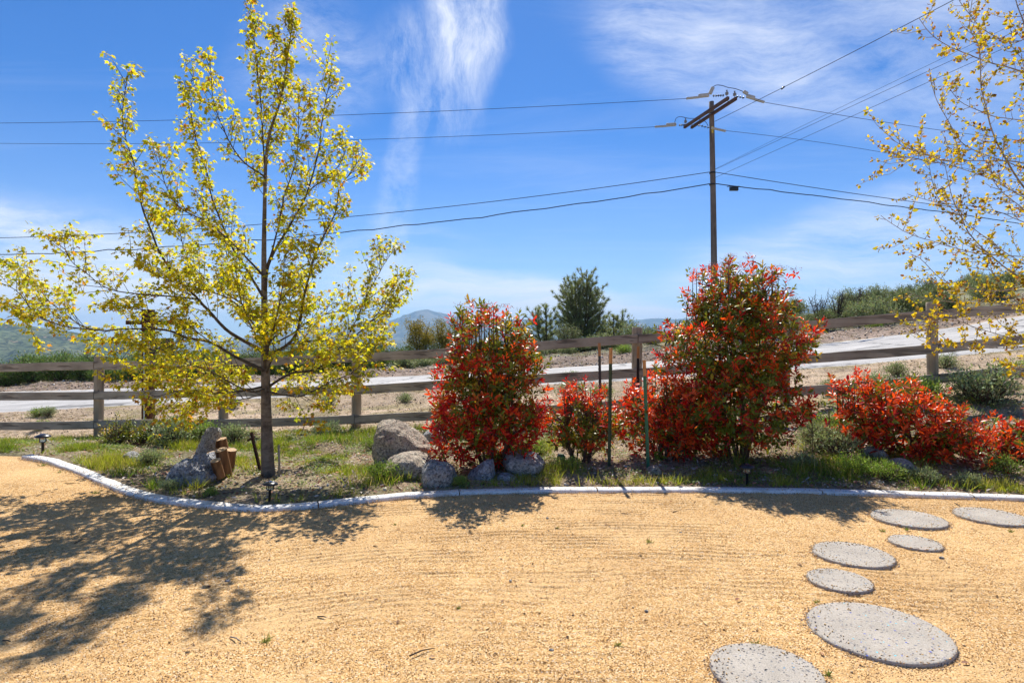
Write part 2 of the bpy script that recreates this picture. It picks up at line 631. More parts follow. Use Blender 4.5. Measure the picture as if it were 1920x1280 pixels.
# ================================================================== terrain
KX = np.array([P(*p).x for p in []]) if False else None
kerb_px = [(50, 853), (75, 857.5), (100, 863), (150, 880), (200, 901), (250, 920), (300, 932), (350, 939), (420, 946), (500, 949.5), (560, 946),
           (650, 937), (750, 927), (850, 921), (950, 917.5), (1100, 916), (1300, 915.5), (1500, 918), (1650, 922), (1800, 926.5), (1920, 931)]
kerb_xy = []
for x_, y_ in kerb_px:
    Y_ = (EYE - 0.03) * FPX / (y_ - 640)
    kerb_xy.append(((x_ - 960) / FPX * Y_, Y_))
kx = np.array([p[0] for p in kerb_xy] + [6.5, 10.0, 40.0])
ky = np.array([p[1] for p in kerb_xy] + [4.95, 4.5, 3.0])
kx0 = np.concatenate([[-60, -14, -8], kx])
ky0 = np.concatenate([[7.6, 7.45, 7.35], ky])


def sm(x, xp, fp, w):
    x = np.asarray(x, float)
    return sum(np.interp(x + d, xp, fp) for d in (-w, -w / 2, 0, w / 2, w)) / 5.0


def Yk(x):
    return sm(x, kx0, ky0, 0.12)


fX = [-60, -14, -9.4, -7.19, -4.87, -2.55, -0.31, 1.93, 4.2, 6.46, 8.7, 14, 60]
fY = [13, 10.9, 10.45, 10.2, 9.9, 9.6, 9.32, 9.1, 9.03, 9.0, 8.98, 8.9, 8.0]
fZ = [-3.5, -0.62, -0.40, -0.30, -0.19, -0.03, 0.13, 0.28, 0.45, 0.62, 0.80, 1.25, 5.0]
nX = [-60, -20, -12.65, -8.5, -4.5, -1.8, 0.73, 2.46, 6.39, 8.5, 10.3, 16, 60]
nY = [17, 15.2, 14.5, 14.2, 13.8, 13.3, 13.0, 12.7, 12.2, 12.0, 11.8, 11.4, 9.0]
nZ = [-3.5, -0.62, -0.37, -0.12, 0.13, 0.30, 0.43, 0.53, 0.845, 1.03, 1.23, 1.85, 7.5]
rX = [-70, -28, -18.5, -13.9, -5.26, -2.4, 1.05, 4.87, 9.57, 12.9, 15.7, 25, 60]
rY = [25, 22, 21.5, 21, 20.3, 20, 19.6, 19.2, 18.6, 18.2, 18.0, 17.2, 15]
rZ = [-3.5, -0.8, -0.45, -0.28, 0.127, 0.255, 0.48, 0.754, 1.30, 1.70, 2.23, 3.7, 9.5]
bX = [-90, -30, -19.7, -10, -4.8, 0, 3.0, 8, 13, 16.8, 19.2, 30, 80]
bZ = [-3.5, -0.75, -0.40, -0.12, 0.20, 0.55, 0.95, 1.35, 1.85, 2.35, 2.95, 4.6, 11]
cX = [-200, -60, -25, -12, -5, 3, 8, 15, 22, 30, 60, 200]       # Y = 38
cZ = [-6, -3, -1.3, -0.9, -0.3, 0.6, 1.2, 2.4, 3.6, 5.0, 10, 22]
eX = [-400, -80, -40, -15, 0, 15, 30, 50, 80, 400]              # Y = 75
eZ = [-16, -9, -6.5, -5.0, -3.5, -1.5, 1.5, 5.5, 10, 30]


def ground_h(x, y, rough=True):
    x = np.asarray(x, float)
    y = np.asarray(y, float)
    yk = Yk(x)
    rows = [(-60 + 0 * x, 0 * x), (yk, 0 * x - 0.015), (yk + 0.13, 0 * x + 0.022)]
    yf, zf = sm(x, fX, fY, 0.7), sm(x, fX, fZ, 0.7)
    yn, zn = sm(x, nX, nY, 1.0), sm(x, nX, nZ, 1.0)
    yr, zr = sm(x, rX, rY, 1.2), sm(x, rX, rZ, 1.2)
    zb = sm(x, bX, bZ, 1.5)
    rows.append((yk + 0.35 * (yf - yk), 0.20 * zf + 0.02))
    rows.append((yk + 0.7 * (yf - yk), 0.62 * zf + 0.01))
    rows.append((yf, zf))
    rows.append((yf + 0.5 * (yn - yf), zf + 0.42 * (zn - zf)))
    rows.append((yn, zn))
    rows.append((yr, zr))
    rows.append((yr + 0.9, zr + 0.10))
    rows.append((yr + 4.0, zb))
    rows.append((38 + 0 * x, sm(x, cX, cZ, 2.0)))
    rows.append((75 + 0 * x, sm(x, eX, eZ, 6.0)))
    rows.append((200 + 0 * x, -26 + 0.02 * x))
    rows.append((800 + 0 * x, -105 + 0 * x))
    rows.append((2500 + 0 * x, -150 + 0 * x))
    rows.append((40000 + 0 * x, -150 + 0 * x))
    h = 0 * x + rows[0][1]
    for (ya, za), (yb, zb_) in zip(rows[:-1], rows[1:]):
        t = np.clip((y - ya) / (yb - ya), 0, 1)
        h = np.where(y > ya, za + (zb_ - za) * t, h)
    if rough:
        bed = np.clip((y - yk - 0.15) / 0.5, 0, 1)
        road = np.clip((y - yn + 0.35) / 0.3, 0, 1) * np.clip((yr + 0.35 - y) / 0.3, 0, 1)
        amp = bed * (1 - road)
        far = np.clip((y - yr - 0.3) / 1.5, 0, 1)
        h = h + amp * (0.085 * fbm(x * 1.1, y * 1.1, 4, 3) + 0.05 * fbm(x * 5, y * 5, 3, 9))
        h = h + far * 0.20 * fbm(x * 0.7, y * 1.3, 5, 21)
    return h


def gz(x, y):
    return float(ground_h(np.array([x]), np.array([y]))[0])


def ground_mat():
    m, t, b, o = new_mat('soil_and_dry_grass')
    co = posco(t)
    c = attr(t)
    n1 = t.noise(co, 7.0, 8, 0.7)
    n2 = t.noise(co, 45.0, 5, 0.75)
    n3 = t.noise(t.mapping(co, rot=(0, 0, 0.6), scale=(30, 110, 60)), 1.0, 4, 0.7, 1.0)
    k = t.math('MULTIPLY', t.ramp(n1, [(0.3, 0.7), (0.7, 1.3)]), t.ramp(n2, [(0.3, 0.55), (0.7, 1.45)]))
    col = t.mix(1.0, c, k, 'MULTIPLY')
    col = t.mix(t.math('MULTIPLY', t.ramp(n3, [(0.56, 0.0), (0.66, 1.0)]), 0.35), col, (0.52, 0.42, 0.28))
    vs = t.sep(t.voro(co, 55.0, 'Color'))
    col = t.mix(t.ramp(vs[0], [(0.80, 0.0), (0.86, 0.45)]), col, (0.42, 0.37, 0.33))
    col = t.mix(t.ramp(vs[1], [(0.80, 0.0), (0.86, 0.6)]), col, (0.10, 0.065, 0.045))
    t.put(b.inputs['Base Color'], col)
    b.inputs['Roughness'].default_value = 0.95
    b.inputs['Specular IOR Level'].default_value = 0.1
    h = t.math('ADD', t.math('MULTIPLY', n1, 0.6), t.math('MULTIPLY', n2, 0.5))
    t.put(b.inputs['Normal'], t.bump(h, 0.9, 0.05))
    return m


def grid_faces(nr, nc):
    i = np.arange(nr - 1)[:, None] * nc
    j = np.arange(nc - 1)[None]
    return np.stack([i + j, i + j + 1, i + nc + j + 1, i + nc + j], -1).reshape(-1, 4)


ys = np.concatenate([np.linspace(-60, 4, 14), np.arange(4.2, 12.5, 0.055), np.arange(12.5, 28, 0.11), np.geomspace(28, 30000, 170)])
ts = np.linspace(-2.3, 2.3, 520)
GX = ts[None, :] * (np.abs(ys)[:, None] + 5.5)
GY = np.repeat(ys[:, None], len(ts), 1)
gh = ground_h(GX.ravel(), GY.ravel()).reshape(GX.shape)
ykv = Yk(GX.ravel()).reshape(GX.shape)
gh = np.where(GY < ykv + 0.03, -0.03, gh)
x_, y_ = GX.ravel(), GY.ravel()
yf_, yn_, yr_ = sm(x_, fX, fY, .7), sm(x_, nX, nY, 1.), sm(x_, rX, rY, 1.2)
soil = np.array([0.30, 0.21, 0.135])
sand = np.array([0.52, 0.39, 0.26])
green = np.array([0.12, 0.14, 0.045])
bank = np.array([0.25, 0.18, 0.135])
wild = np.array([0.20, 0.20, 0.11])
m1 = np.clip(fbm(x_ * .9, y_ * .9, 4, 5) * 2.2 + .5, 0, 1)[:, None]
m2 = np.clip(fbm(x_ * 2.1, y_ * 2.1, 4, 15) * 3 + .35, 0, 1)[:, None]
colv = soil + (sand - soil) * (0.15 + 0.6 * m1)
edge = np.clip((y_ - yf_ + 1.2) / 1.4, 0, 1)[:, None]
colv = colv * (1 - edge) + edge * (sand * (0.8 + 0.3 * m1))
gm = (0.3 + 0.7 * m2) * np.clip((yf_ - y_ + 0.4) / 1.0, 0, 1)[:, None] * 0.62 * np.clip(0.55 - 0.25 * x_, 0.35, 1)[:, None]
colv = colv * (1 - gm) + green * gm
gm2 = np.clip(fbm(x_ * .6 + 5, y_ * 1.2, 3, 33) * 4 - .6, 0, .5)[:, None] * edge
colv = colv * (1 - gm2) + np.array([0.22, 0.20, 0.05]) * gm2
bk = np.clip((y_ - yr_ + 0.1) / .3, 0, 1)[:, None]
colv = colv * (1 - bk) + bk * (bank * (0.75 + .6 * m1) + 0.04 * m2)
wd = np.clip((y_ - yr_ - 2.6) / 1.5, 0, 1)[:, None]
colv = colv * (1 - wd) + wd * (wild * (0.7 + .6 * m1))
g_me = np_mesh('ground', np.stack([x_, y_, gh.ravel()], 1), grid_faces(len(ys), len(ts)), colv, smooth=True)
link('ground', g_me, None, ground_mat(), 'structure')


# ---- gravel yard
def gravel_mat():
    m, t, b, o = new_mat('decomposed_granite')
    co = t.mapping(posco(t), scale=(1.15, 1.15, 1.15))
    wn = t.node('ShaderNodeTexNoise')
    t.put(wn.inputs['Vector'], co)
    wn.inputs['Scale'].default_value = 40
    jit = t.vmath('SCALE', wn.outputs['Color'])
    jit.node.inputs['Scale'].default_value = 0.004
    cj = t.vmath('ADD', co, jit)
    v1 = t.sep(t.voro(cj, 150.0, 'Color'))
    base = t.ramp(v1[0], [(0.0, (0.17, 0.09, 0.036)), (0.12, (0.36, 0.195, 0.070)), (0.26, (0.52, 0.305, 0.112)), (0.60, (0.62, 0.38, 0.152)), (0.85, (0.74, 0.52, 0.265)), (0.96, (0.80, 0.64, 0.42)), (1.0, (0.44, 0.36, 0.29))])
    v2 = t.sep(t.voro(cj, 60.0, 'Color'))
    base = t.mix(0.55, base, t.ramp(v2[1], [(0.0, 0.70), (0.15, 0.92), (0.8, 1.04), (1.0, 1.18)]), 'MULTIPLY')
    big = t.noise(co, 0.9, 6, 0.6)
    base = t.mix(1.0, base, t.ramp(big, [(0.3, (0.86, 0.82, 0.78)), (0.7, (1.12, 1.12, 1.12))]), 'MULTIPLY')
    dust = t.ramp(t.noise(t.mapping(co, scale=(0.7, 1.3, 1)), 0.9, 8, 0.68, 0.8), [(0.50, 0.0), (0.64, 0.75)])
    base = t.mix(t.math('MULTIPLY', dust, 0.8), base, (0.66, 0.435, 0.205))
    t.put(b.inputs['Base Color'], base)
    b.inputs['Roughness'].default_value = 0.9
    b.inputs['Specular IOR Level'].default_value = 0.15
    d1 = t.voro(cj, 150.0, 'Distance')
    h = t.math('ADD', t.math('MULTIPLY', d1, -0.6), t.math('MULTIPLY', v1[1], 0.35))
    h = t.math('ADD', h, t.math('MULTIPLY', t.noise(co, 130.0, 3, 0.7), 0.6))
    t.put(b.inputs['Normal'], t.bump(h, 0.6, 0.005))
    return m


def rake_height(x, y):
    """raked furrows that run across the yard in shallow arcs"""
    wx = 0.5 * fbm(x * .35, y * .35, 3, 51)
    w = y + 0.05 * (x + 0.4) ** 2 - 0.10 * x + 0.75 * wx + 0.03 * fbm(x * 3.0, y * 3.0, 3, 61)
    w2 = y * 0.9 - 0.30 * x + 0.40 * fbm(x * .5 + 9, y * .5, 3, 71)
    a = np.clip(fbm(x * .9, y * 1.6, 4, 81) * 2.0 + 0.68, 0.22, 1)
    b = np.clip(fbm(x * .8 + 40, y * 1.3, 4, 91) * 3.0 - 0.05, 0, 1) * (1 - a)
    f1 = 1 - 2.2 * (0.5 + 0.5 * np.sin(w * 2 * np.pi / 0.066 + 2.0 * fbm(x * 4, y * 4, 3, 5))) ** 3
    f2 = 1 - 2.2 * (0.5 + 0.5 * np.sin(w2 * 2 * np.pi / 0.060 + 2.0 * fbm(x * 4, y * 4, 3, 6))) ** 3
    brk = np.clip(fbm(x * 2.2, y * 9, 3, 7) * 2.0 + .75, 0.15, 1.2)
    trail = np.exp(-((y - 3.55 - 0.22 * np.sin(x * 0.9 + 0.4) - 0.05 * x) / 0.018) ** 2) + np.exp(-((y - 4.25 - 0.16 * np.sin(x * 0.7 + 2.0)) / 0.016) ** 2)
    dents = np.clip(fbm(x * 5.5, y * 4.5, 2, 17) - 0.42, 0, 1) * -0.05
    fade = np.clip((y - 1.35) / 0.6, 0, 1) * np.clip((x + 5.55) / 0.8, 0, 1)
    return fade * 0.0052 * brk * (a * f1 + b * f2) - 0.007 * trail * np.clip(fbm(x * 1.4, y, 2, 19) * 3 + .5, 0, 1) + dents


gy_parts = []
xs_f = np.arange(-5.6, 6.4, 0.022)
ys_f = np.arange(1.3, 5.9, 0.0115)
X1, Y1 = np.meshgrid(xs_f, ys_f)
Z1 = rake_height(X1.ravel(), Y1.ravel()) + 0.014 * fbm(X1.ravel() * 1.1, Y1.ravel() * 1.1, 3, 2) + 0.004 * fbm(X1.ravel() * 14, Y1.ravel() * 14, 3, 12)
inside = (Y1 < Yk(X1.ravel()).reshape(X1.shape) + 0.06)
f1 = grid_faces(len(ys_f), len(xs_f))
ok = inside.ravel()[f1].all(1)
f1 = f1[ok]
v1 = np.stack([X1.ravel(), Y1.ravel(), Z1], 1)
used = np.zeros(len(v1), bool)
used[f1.ravel()] = True
remap = np.cumsum(used) - 1
v1 = v1[used]
f1 = remap[f1]
# coarser sheet around and to the left where the yard reaches farther back
xs_c = np.concatenate([np.linspace(-60, -14, 20), np.arange(-13.5, 13, 0.12), np.linspace(14, 60, 20)])
rowsY = []
K = 60
for k in range(K):
    s = k / (K - 1)
    rowsY.append(5.9 * 0 + (5.86) + s * 0)
yk_c = Yk(xs_c) + 0.06
sY = np.linspace(0, 1, 46)
# left wing: from y=5.8 up to kerb line
lv = []
XL = np.concatenate([np.linspace(-60, -14, 20), np.arange(-13.5, -4.05, 0.08)])
YL = 5.80 + (np.maximum(Yk(XL) + 0.06, 5.801) - 5.80) * sY[:, None]
XLg = np.repeat(XL[None], len(sY), 0)
zl = 0.014 * fbm(XLg.ravel() * 1.1, YL.ravel() * 1.1, 3, 2) + 0.006 * fbm(XLg.ravel() * 6, YL.ravel() * 6, 3, 12) + rake_height(XLg.ravel(), YL.ravel()) * 0.3
vL = np.stack([XLg.ravel(), YL.ravel(), zl - 0.001], 1)
fL = grid_faces(len(sY), len(XL))
# sides and behind
def sheet(xs, ys_):
    a, b_ = np.meshgrid(xs, ys_)
    z = 0.014 * fbm(a.ravel() * 1.1, b_.ravel() * 1.1, 3, 2) - 0.002
    return np.stack([a.ravel(), b_.ravel(), z], 1), grid_faces(len(ys_), len(xs))
vA, fA = sheet(np.linspace(-60, 60, 240), np.linspace(-60, 1.32, 120))
vB, fB = sheet(np.linspace(-60, -5.58, 160), np.linspace(1.30, 5.80, 48))
vC, fC = sheet(np.linspace(6.36, 60, 160), np.linspace(1.30, 3.0, 16))
XC = np.linspace(6.36, 10, 40)
YC = 3.0 + (Yk(XC) + 0.06 - 3.0) * np.linspace(0, 1, 24)[:, None]
XCg = np.repeat(XC[None], 24, 0)
vD = np.stack([XCg.ravel(), YC.ravel(), 0.014 * fbm(XCg.ravel() * 1.1, YC.ravel() * 1.1, 3, 2) - 0.002], 1)
fD = grid_faces(24, 40)
allv, allf, off = [], [], 0
for vv, ff in ((v1, f1), (vL, fL), (vA, fA), (vB, fB), (vC, fC), (vD, fD)):
    allv.append(vv)
    allf.append(ff + off)
    off += len(vv)
M_GRAVEL = gravel_mat()
link('gravel_yard', np_mesh('gravel_yard', np.concatenate(allv), np.concatenate(allf), smooth=True), None, M_GRAVEL, 'structure')

# loose grains lying on the yard
OCT = [(1, 0, 0), (-1, 0, 0), (0, 1, 0), (0, -1, 0), (0, 0, 1), (0, 0, -1)]
OCTF = [[(0, 2, 4), (2, 1, 4), (1, 3, 4), (3, 0, 4), (2, 0, 5), (1, 2, 5), (3, 1, 5), (0, 3, 5)]]
n = 120000
yy = 2.2 + 3.6 * RNG.random(n) ** 1.35
xx = (RNG.random(n) * 2 - 1) * (yy * 0.92 + 0.2)
keep = yy < Yk(xx) - 0.03
xx, yy = xx[keep], yy[keep]
n = len(xx)
pal = np.array([[.64, .40, .16], [.56, .33, .12], [.72, .50, .26], [.38, .23, .10], [.44, .36, .29], [.68, .38, .13], [.16, .12, .10]])
ci = RNG.choice(7, n, p=[.33, .24, .19, .07, .05, .10, .02])
gs = 0.0016 + 0.0020 * RNG.random(n) ** 2.0
gs = np.where(RNG.random(n) < 0.006, gs * 2.2, gs)
zz = rake_height(xx, yy) + 0.014 * fbm(xx * 1.1, yy * 1.1, 3, 2) + gs * 0.3
sc = gs[:, None] * (0.7 + 0.6 * RNG.random((n, 3)))
v, f, c = batch(OCT, OCTF, np.stack([xx, yy, zz], 1), rand_rot(n), sc, pal[ci] * (0.8 + 0.4 * RNG.random((n, 1))))
mg, t_, b_, o_ = new_mat('gravel_grain')
t_.put(b_.inputs['Base Color'], attr(t_))
b_.inputs['Roughness'].default_value = 0.8
M_VC = mg
g_o = link('gravel', np_mesh('gravel', v, f, c), None, M_VC, 'stuff')
tag(g_o, 'loose golden crushed granite grains spread over the raked yard', 'gravel')


# ---- kerb
def kerb_mat():
    m, t, b, o = new_mat('pale_concrete')
    co = posco(t)
    f = t.noise(co, 9.0, 8, 0.7)
    col = t.ramp(f, [(0.3, (0.64, 0.62, 0.58)), (0.6, (0.84, 0.82, 0.78))])
    col = t.mix(t.ramp(t.noise(co, 90.0, 3), [(0.60, 0.0), (0.7, 0.5)]), col, (0.25, 0.23, 0.2))
    col = t.mix(t.ramp(t.noise(co, 3.3, 7, 0.7), [(0.50, 0.0), (0.66, 0.65)]), col, (0.40, 0.32, 0.22))
    col = t.mix(t.ramp(t.noise(co, 26.0, 5, 0.8), [(0.54, 0.0), (0.66, 0.5)]), col, (0.33, 0.29, 0.24))
    t.put(b.inputs['Base Color'], col)
    b.inputs['Roughness'].default_value = 0.85
    t.put(b.inputs['Normal'], t.bump(t.noise(co, 60.0, 6, 0.7), 0.5, 0.008))
    return m


M_KERB = kerb_mat()
kp = resample([(a, b_2, 0.0) for a, b_2 in zip(kx[:-1], ky[:-1])], 0.05)
tan = np.gradient(kp, axis=0)
tan /= np.linalg.norm(tan, axis=1, keepdims=True)
nor = np.stack([-tan[:, 1], tan[:, 0], 0 * tan[:, 0]], 1)
prof = [(-0.056, -0.05), (-0.055, 0.022), (-0.048, 0.031), (0.0, 0.034), (0.050, 0.034), (0.057, 0.028), (0.058, -0.05)]
# split the kerb into cast lengths with narrow joints
seglen, start, count = 34, 0, 0
kroot = bpy.data.objects.new('kerb', None)
COL.objects.link(kroot)
tag(kroot, kind='structure')
i0 = 0
while i0 < len(kp) - 4:
    i1 = min(len(kp) - 1, i0 + random.randint(22, 40))
    if len(kp) - 1 - i1 < 10:
        i1 = len(kp) - 1
    idx = np.arange(i0, i1 + 1)
    pts, nn = kp[idx].copy(), nor[idx]
    pts[0] += tan[idx[0]] * 0.005
    pts[-1] -= tan[idx[-1]] * 0.005
    V = []
    wob = 0.014 * fbm(idx * 0.21, idx * 0.0, 4, 77)
    for (a, z) in prof:
        V.append(pts + nn * (a + wob[:, None]) + np.array([0, 0, 1.0]) * (z + (0.004 * fbm(idx * .33, idx * 0 + a * 40, 2, 8)[:, None] if z > 0 else 0)))
    V = np.stack(V, 0)
    F = grid_faces(len(prof), len(idx))
    me = np_mesh('kerb_length', V.reshape(-1, 3), F)
    link('kerb_length', me, kroot, M_KERB)
    i0 = i1


# ---- road
def road_mat():
    m, t, b, o = new_mat('worn_asphalt')
    co = posco(t)
    f = t.noise(co, 1.2, 8, 0.65)
    col = t.ramp(f, [(0.3, (0.34, 0.325, 0.305)), (0.7, (0.50, 0.48, 0.45))])
    col = t.mix(0.7, col, t.ramp(t.noise(co, 70.0, 4, 0.8), [(0.3, 0.6), (0.7, 1.4)]), 'MULTIPLY')
    st = t.noise(t.mapping(co, scale=(0.25, 2.2, 1)), 1.0, 6, 0.7)
    col = t.mix(t.ramp(st, [(0.50, 0.0), (0.62, 0.6)]), col, (0.27, 0.26, 0.25))
    vd = t.voro(t.mapping(t.vmath('ADD', co, t.vmath('SCALE', t.comb(f, st, 0))), scale=(0.35, 0.6, 1)), 1.0, 'Distance', 'DISTANCE_TO_EDGE')
    col = t.mix(t.ramp(vd, [(0.0, 0.9), (0.025, 0.0)]), col, (0.07, 0.068, 0.065))
    t.put(b.inputs['Base Color'], col)
    b.inputs['Roughness'].default_value = 0.9
    t.put(b.inputs['Normal'], t.bump(t.noise(co, 90.0, 4, 0.8), 0.5, 0.01))
    return m


xr = np.concatenate([np.linspace(-60, -24, 50), np.arange(-23.7, 24, 0.09), np.linspace(24.5, 60, 50)])
V = []
KR = 26
for k in range(KR):
    s = k / (KR - 1)
    # the road edges were fixed along rays, so match near and far edges by their share of the width
    yn_r, yr_r = sm(xr, nX, nY, 1.0), sm(xr, rX, rY, 1.2)
    e0 = yn_r + 0.20 * fbm(xr * 1.3, xr * 0, 4, 5) + 0.14 * fbm(xr * 7, xr * 0, 3, 15) + 0.02
    e1 = yr_r + 0.26 * fbm(xr * 1.1, xr * 0 + 3, 4, 6) + 0.18 * fbm(xr * 6, xr * 0 + 3, 3, 16) - 0.02
    y_r = e0 + (e1 - e0) * s
    z_r = ground_h(xr, y_r, False) + 0.022 + 0.035 * math.sin(math.pi * s) - (0.05 if k in (0, KR - 1) else 0)
    V.append(np.stack([xr, y_r, z_r], 1))
link('road', np_mesh('road', np.concatenate(V), grid_faces(KR, len(xr)), smooth=True), None, road_mat(), 'structure')


# ---- far hills and mountains
def hill_mesh(name, prof_px, D0, D1, base, mat, relief, t0, t1, nt=260, nd=70, seed=1, rowbump=0.5):
    xs_ = np.array([p[0] for p in prof_px], float)
    ys_ = np.array([p[1] for p in prof_px], float)
    t = np.linspace(t0, t1, nt)
    ypx = sm(t * FPX + 960, xs_, ys_, 12)
    d = np.linspace(0, 1, nd)
    T, Dn = np.meshgrid(t, d)
    D = D0 + (D1 - D0) * Dn
    ridge_d = D0 + (D1 - D0) * rowbump
    ridge = EYE + (640 - np.repeat(ypx[None], nd, 0)) / FPX * ridge_d
    shape = np.where(Dn < rowbump, (Dn / rowbump) ** 0.85, np.clip(1 - (Dn - rowbump) / (1 - rowbump), 0, 1) ** 0.8)
    X = T * ridge_d * (0.6 + 0.4 * D / ridge_d)
    s = 6.0 / (D1 - D0) * 1.6
    n1 = fbm(X.ravel() * s, D.ravel() * s, 6, seed).reshape(X.shape)
    n2 = 1 - np.abs(fbm(X.ravel() * s * 1.3 + 50, D.ravel() * s * 0.6, 5, seed + 30).reshape(X.shape)) * 2.2
    edge = np.clip(1 - np.abs(Dn - rowbump) / 0.06, 0, 1)
    Z = base + (ridge - base) * shape + relief * (n1 + 0.6 * n2 - 0.4) * (np.sin(np.clip(Dn, 0, 1) * np.pi) ** 0.7) * (1 - 0.9 * edge)
    X = np.where(True, T * D + 0 * X, X)
    V = np.stack([X.ravel(), D.ravel(), Z.ravel()], 1)
    return link(name, np_mesh(name, V, grid_faces(nd, nt), smooth=True), None, mat, 'structure')


def hill_mat(name, c0, c1, c2, sc):
    m, t, b, o = new_mat(name)
    co = posco(t)
    f = t.noise(co, sc * 0.6, 7, 0.6, 0.3)
    col = t.ramp(f, [(0.36, c0), (0.5, c1), (0.64, c2)])
    g = t.noise(co, sc * 5, 5, 0.65, 0.5)
    col = t.mix(t.ramp(g, [(0.46, 0.0), (0.54, 0.8)]), col, tuple(0.45 * x for x in c0))
    s2 = t.noise(t.mapping(co, scale=(1, 1, 2)), sc * 1.7, 4)
    col = t.mix(t.ramp(s2, [(0.66, 0.0), (0.69, 0.8)]), col, (0.42, 0.25, 0.15))
    t.put(b.inputs['Base Color'], col)
    b.inputs['Roughness'].default_value = 1.0
    b.inputs['Specular IOR Level'].default_value = 0.0
    return m


M_HILL = hill_mat('green_hillside', (0.07, 0.085, 0.045), (0.13, 0.155, 0.065), (0.20, 0.20, 0.10), 0.008)
M_MOUNT = hill_mat('far_mountain', (0.09, 0.10, 0.055), (0.15, 0.15, 0.09), (0.22, 0.19, 0.13), 0.0011)
hill_mesh('hill', [(-1800, 560), (-700, 570), (-300, 590), (0, 604), (40, 608), (90, 614), (140, 622), (190, 632), (240, 643), (300, 655), (360, 664), (420, 672), (520, 680)],
          1500, 3600, -150, M_HILL, 40, -2.6, -0.42, 260, 110, 3)
hill_mesh('mountain', [(-2500, 600), (-600, 612), (0, 640), (200, 648), (300, 650), (400, 641), (500, 626), (560, 619), (600, 616), (640, 607), (700, 600), (740, 599), (775, 592), (800, 585), (820, 583),
                       (840, 588), (860, 594), (900, 597), (960, 597), (1000, 599), (1060, 597), (1120, 600), (1175, 601), (1200, 596), (1225, 594),
                       (1260, 597), (1340, 592), (1420, 584), (1500, 574), (1535, 569), (1570, 572), (1640, 582), (1800, 590), (2400, 580), (4500, 560)],
          7000, 14500, -150, M_MOUNT, 190, -2.6, 2.8, 520, 110, 11)
hill_mesh('foothill', [(-400, 668), (300, 664), (450, 652), (560, 640), (680, 634), (800, 640), (900, 632), (1020, 636), (1160, 640), (1300, 628), (1500, 622), (1900, 612), (3000, 590)],
          4200, 7400, -150, M_MOUNT, 90, -2.0, 2.2, 380, 80, 21)

# ---- haze
hz = bpy.data.materials.new('thin_haze')
hz.use_nodes = True
T = NT(hz.node_tree)
T.n.clear()
ho = T.node('ShaderNodeOutputMaterial')
hv = T.node('ShaderNodeVolumePrincipled')
hv.inputs['Color'].default_value = (0.42, 0.69, 1.0, 1)
hv.inputs['Density'].default_value = 0.00009
hv.inputs['Anisotropy'].default_value = 0.12
T.l.new(hv.outputs[0], ho.inputs['Volume'])
bm = bmesh.new()
box_bm(bm, 0, 7300, 245, 72000, 15400, 792)
h_o = bm_obj('haze', bm, hz, None, False, 'stuff')

# ================================================================== fence
fence = thing('rail_fence', (-0.31, 9.32, gz(-0.31, 9.32)), 'long weathered brown wooden three-rail fence running behind the red shrubs along the road', 'fence')
fo = np.array(fence.location)


def fline(xp, zs):
    return lambda x: float(np.interp(x, xp, zs))


pX = [-14.1, -11.8, -9.45, -7.19, -4.87, -2.55, -0.31, 1.93, 4.20, 6.46, 8.72, 11.0]
pY = [11.0, 10.75, 10.42, 10.2, 9.9, 9.6, 9.33, 9.1, 9.03, 9.0, 8.97, 8.92]
top_z = [0.79, 0.85, 0.92, 0.976, 1.03, 1.13, 1.27, 1.433, 1.61, 1.805, 2.02, 2.25]
mid_z = [0.29, 0.35, 0.42, 0.473, 0.53, 0.623, 0.765, 0.928, 1.11, 1.304, 1.53, 1.76]
bot_z = [-0.20, -0.145, -0.085, -0.037, 0.03, 0.13, 0.275, 0.449, 0.635, 0.83, 1.06, 1.29]
for i, (x, y, zt) in enumerate(zip(pX, pY, top_z)):
    zb = gz(x, y) - 0.25
    ztop = zt + random.uniform(0.165, 0.205)
    h = ztop - zb
    seg = 20
    prof = [(0.001, 0.0), (0.078, 0.0), (0.079, h * 0.5), (0.076, h - 0.012), (0.070, h), (0.001, h + 0.002)]
    a = np.arange(seg) / seg * 2 * np.pi
    sq = 1.0 + 0.05 * np.cos(4 * a) * (1 if i % 3 else 0)
    vv = []
    nz_ = 24
    zz_ = np.concatenate([np.linspace(0, h - 0.012, nz_), [h, h + 0.003]])
    for z in zz_:
        r = np.full(seg, 0.077) * sq
        r = r + 0.0025 * fbm(a * 2.3 + i * 7, np.full(seg, z * 1.2), 3, 4)
        crack = np.exp(-((a - (4.2 + 0.25 * math.sin(z * 2 + i))) ** 2) / 0.006)
        r = r - 0.012 * crack
        if z >= h:
            r = r * (0.93 if z == h else 0.02)
        vv.append(np.stack([r * np.cos(a), r * np.sin(a), np.full(seg, z)], 1))
    v = np.concatenate(vv)
    ii = np.arange(len(zz_) - 1)[:, None] * seg
    j = np.arange(seg)[None]
    f = np.stack([ii + j, ii + (j + 1) % seg, ii + seg + (j + 1) % seg, ii + seg + j], -1).reshape(-1, 4)
    po = link('post', np_mesh('post', v, f, smooth=False), fence, M_POST)
    po.location = (x - fo[0], y - fo[1], zb - fo[2])
    po.rotation_euler = (R(random.uniform(-.8, .8)), R(random.uniform(-.8, .8)), random.uniform(0, 0.3) - 0.2)
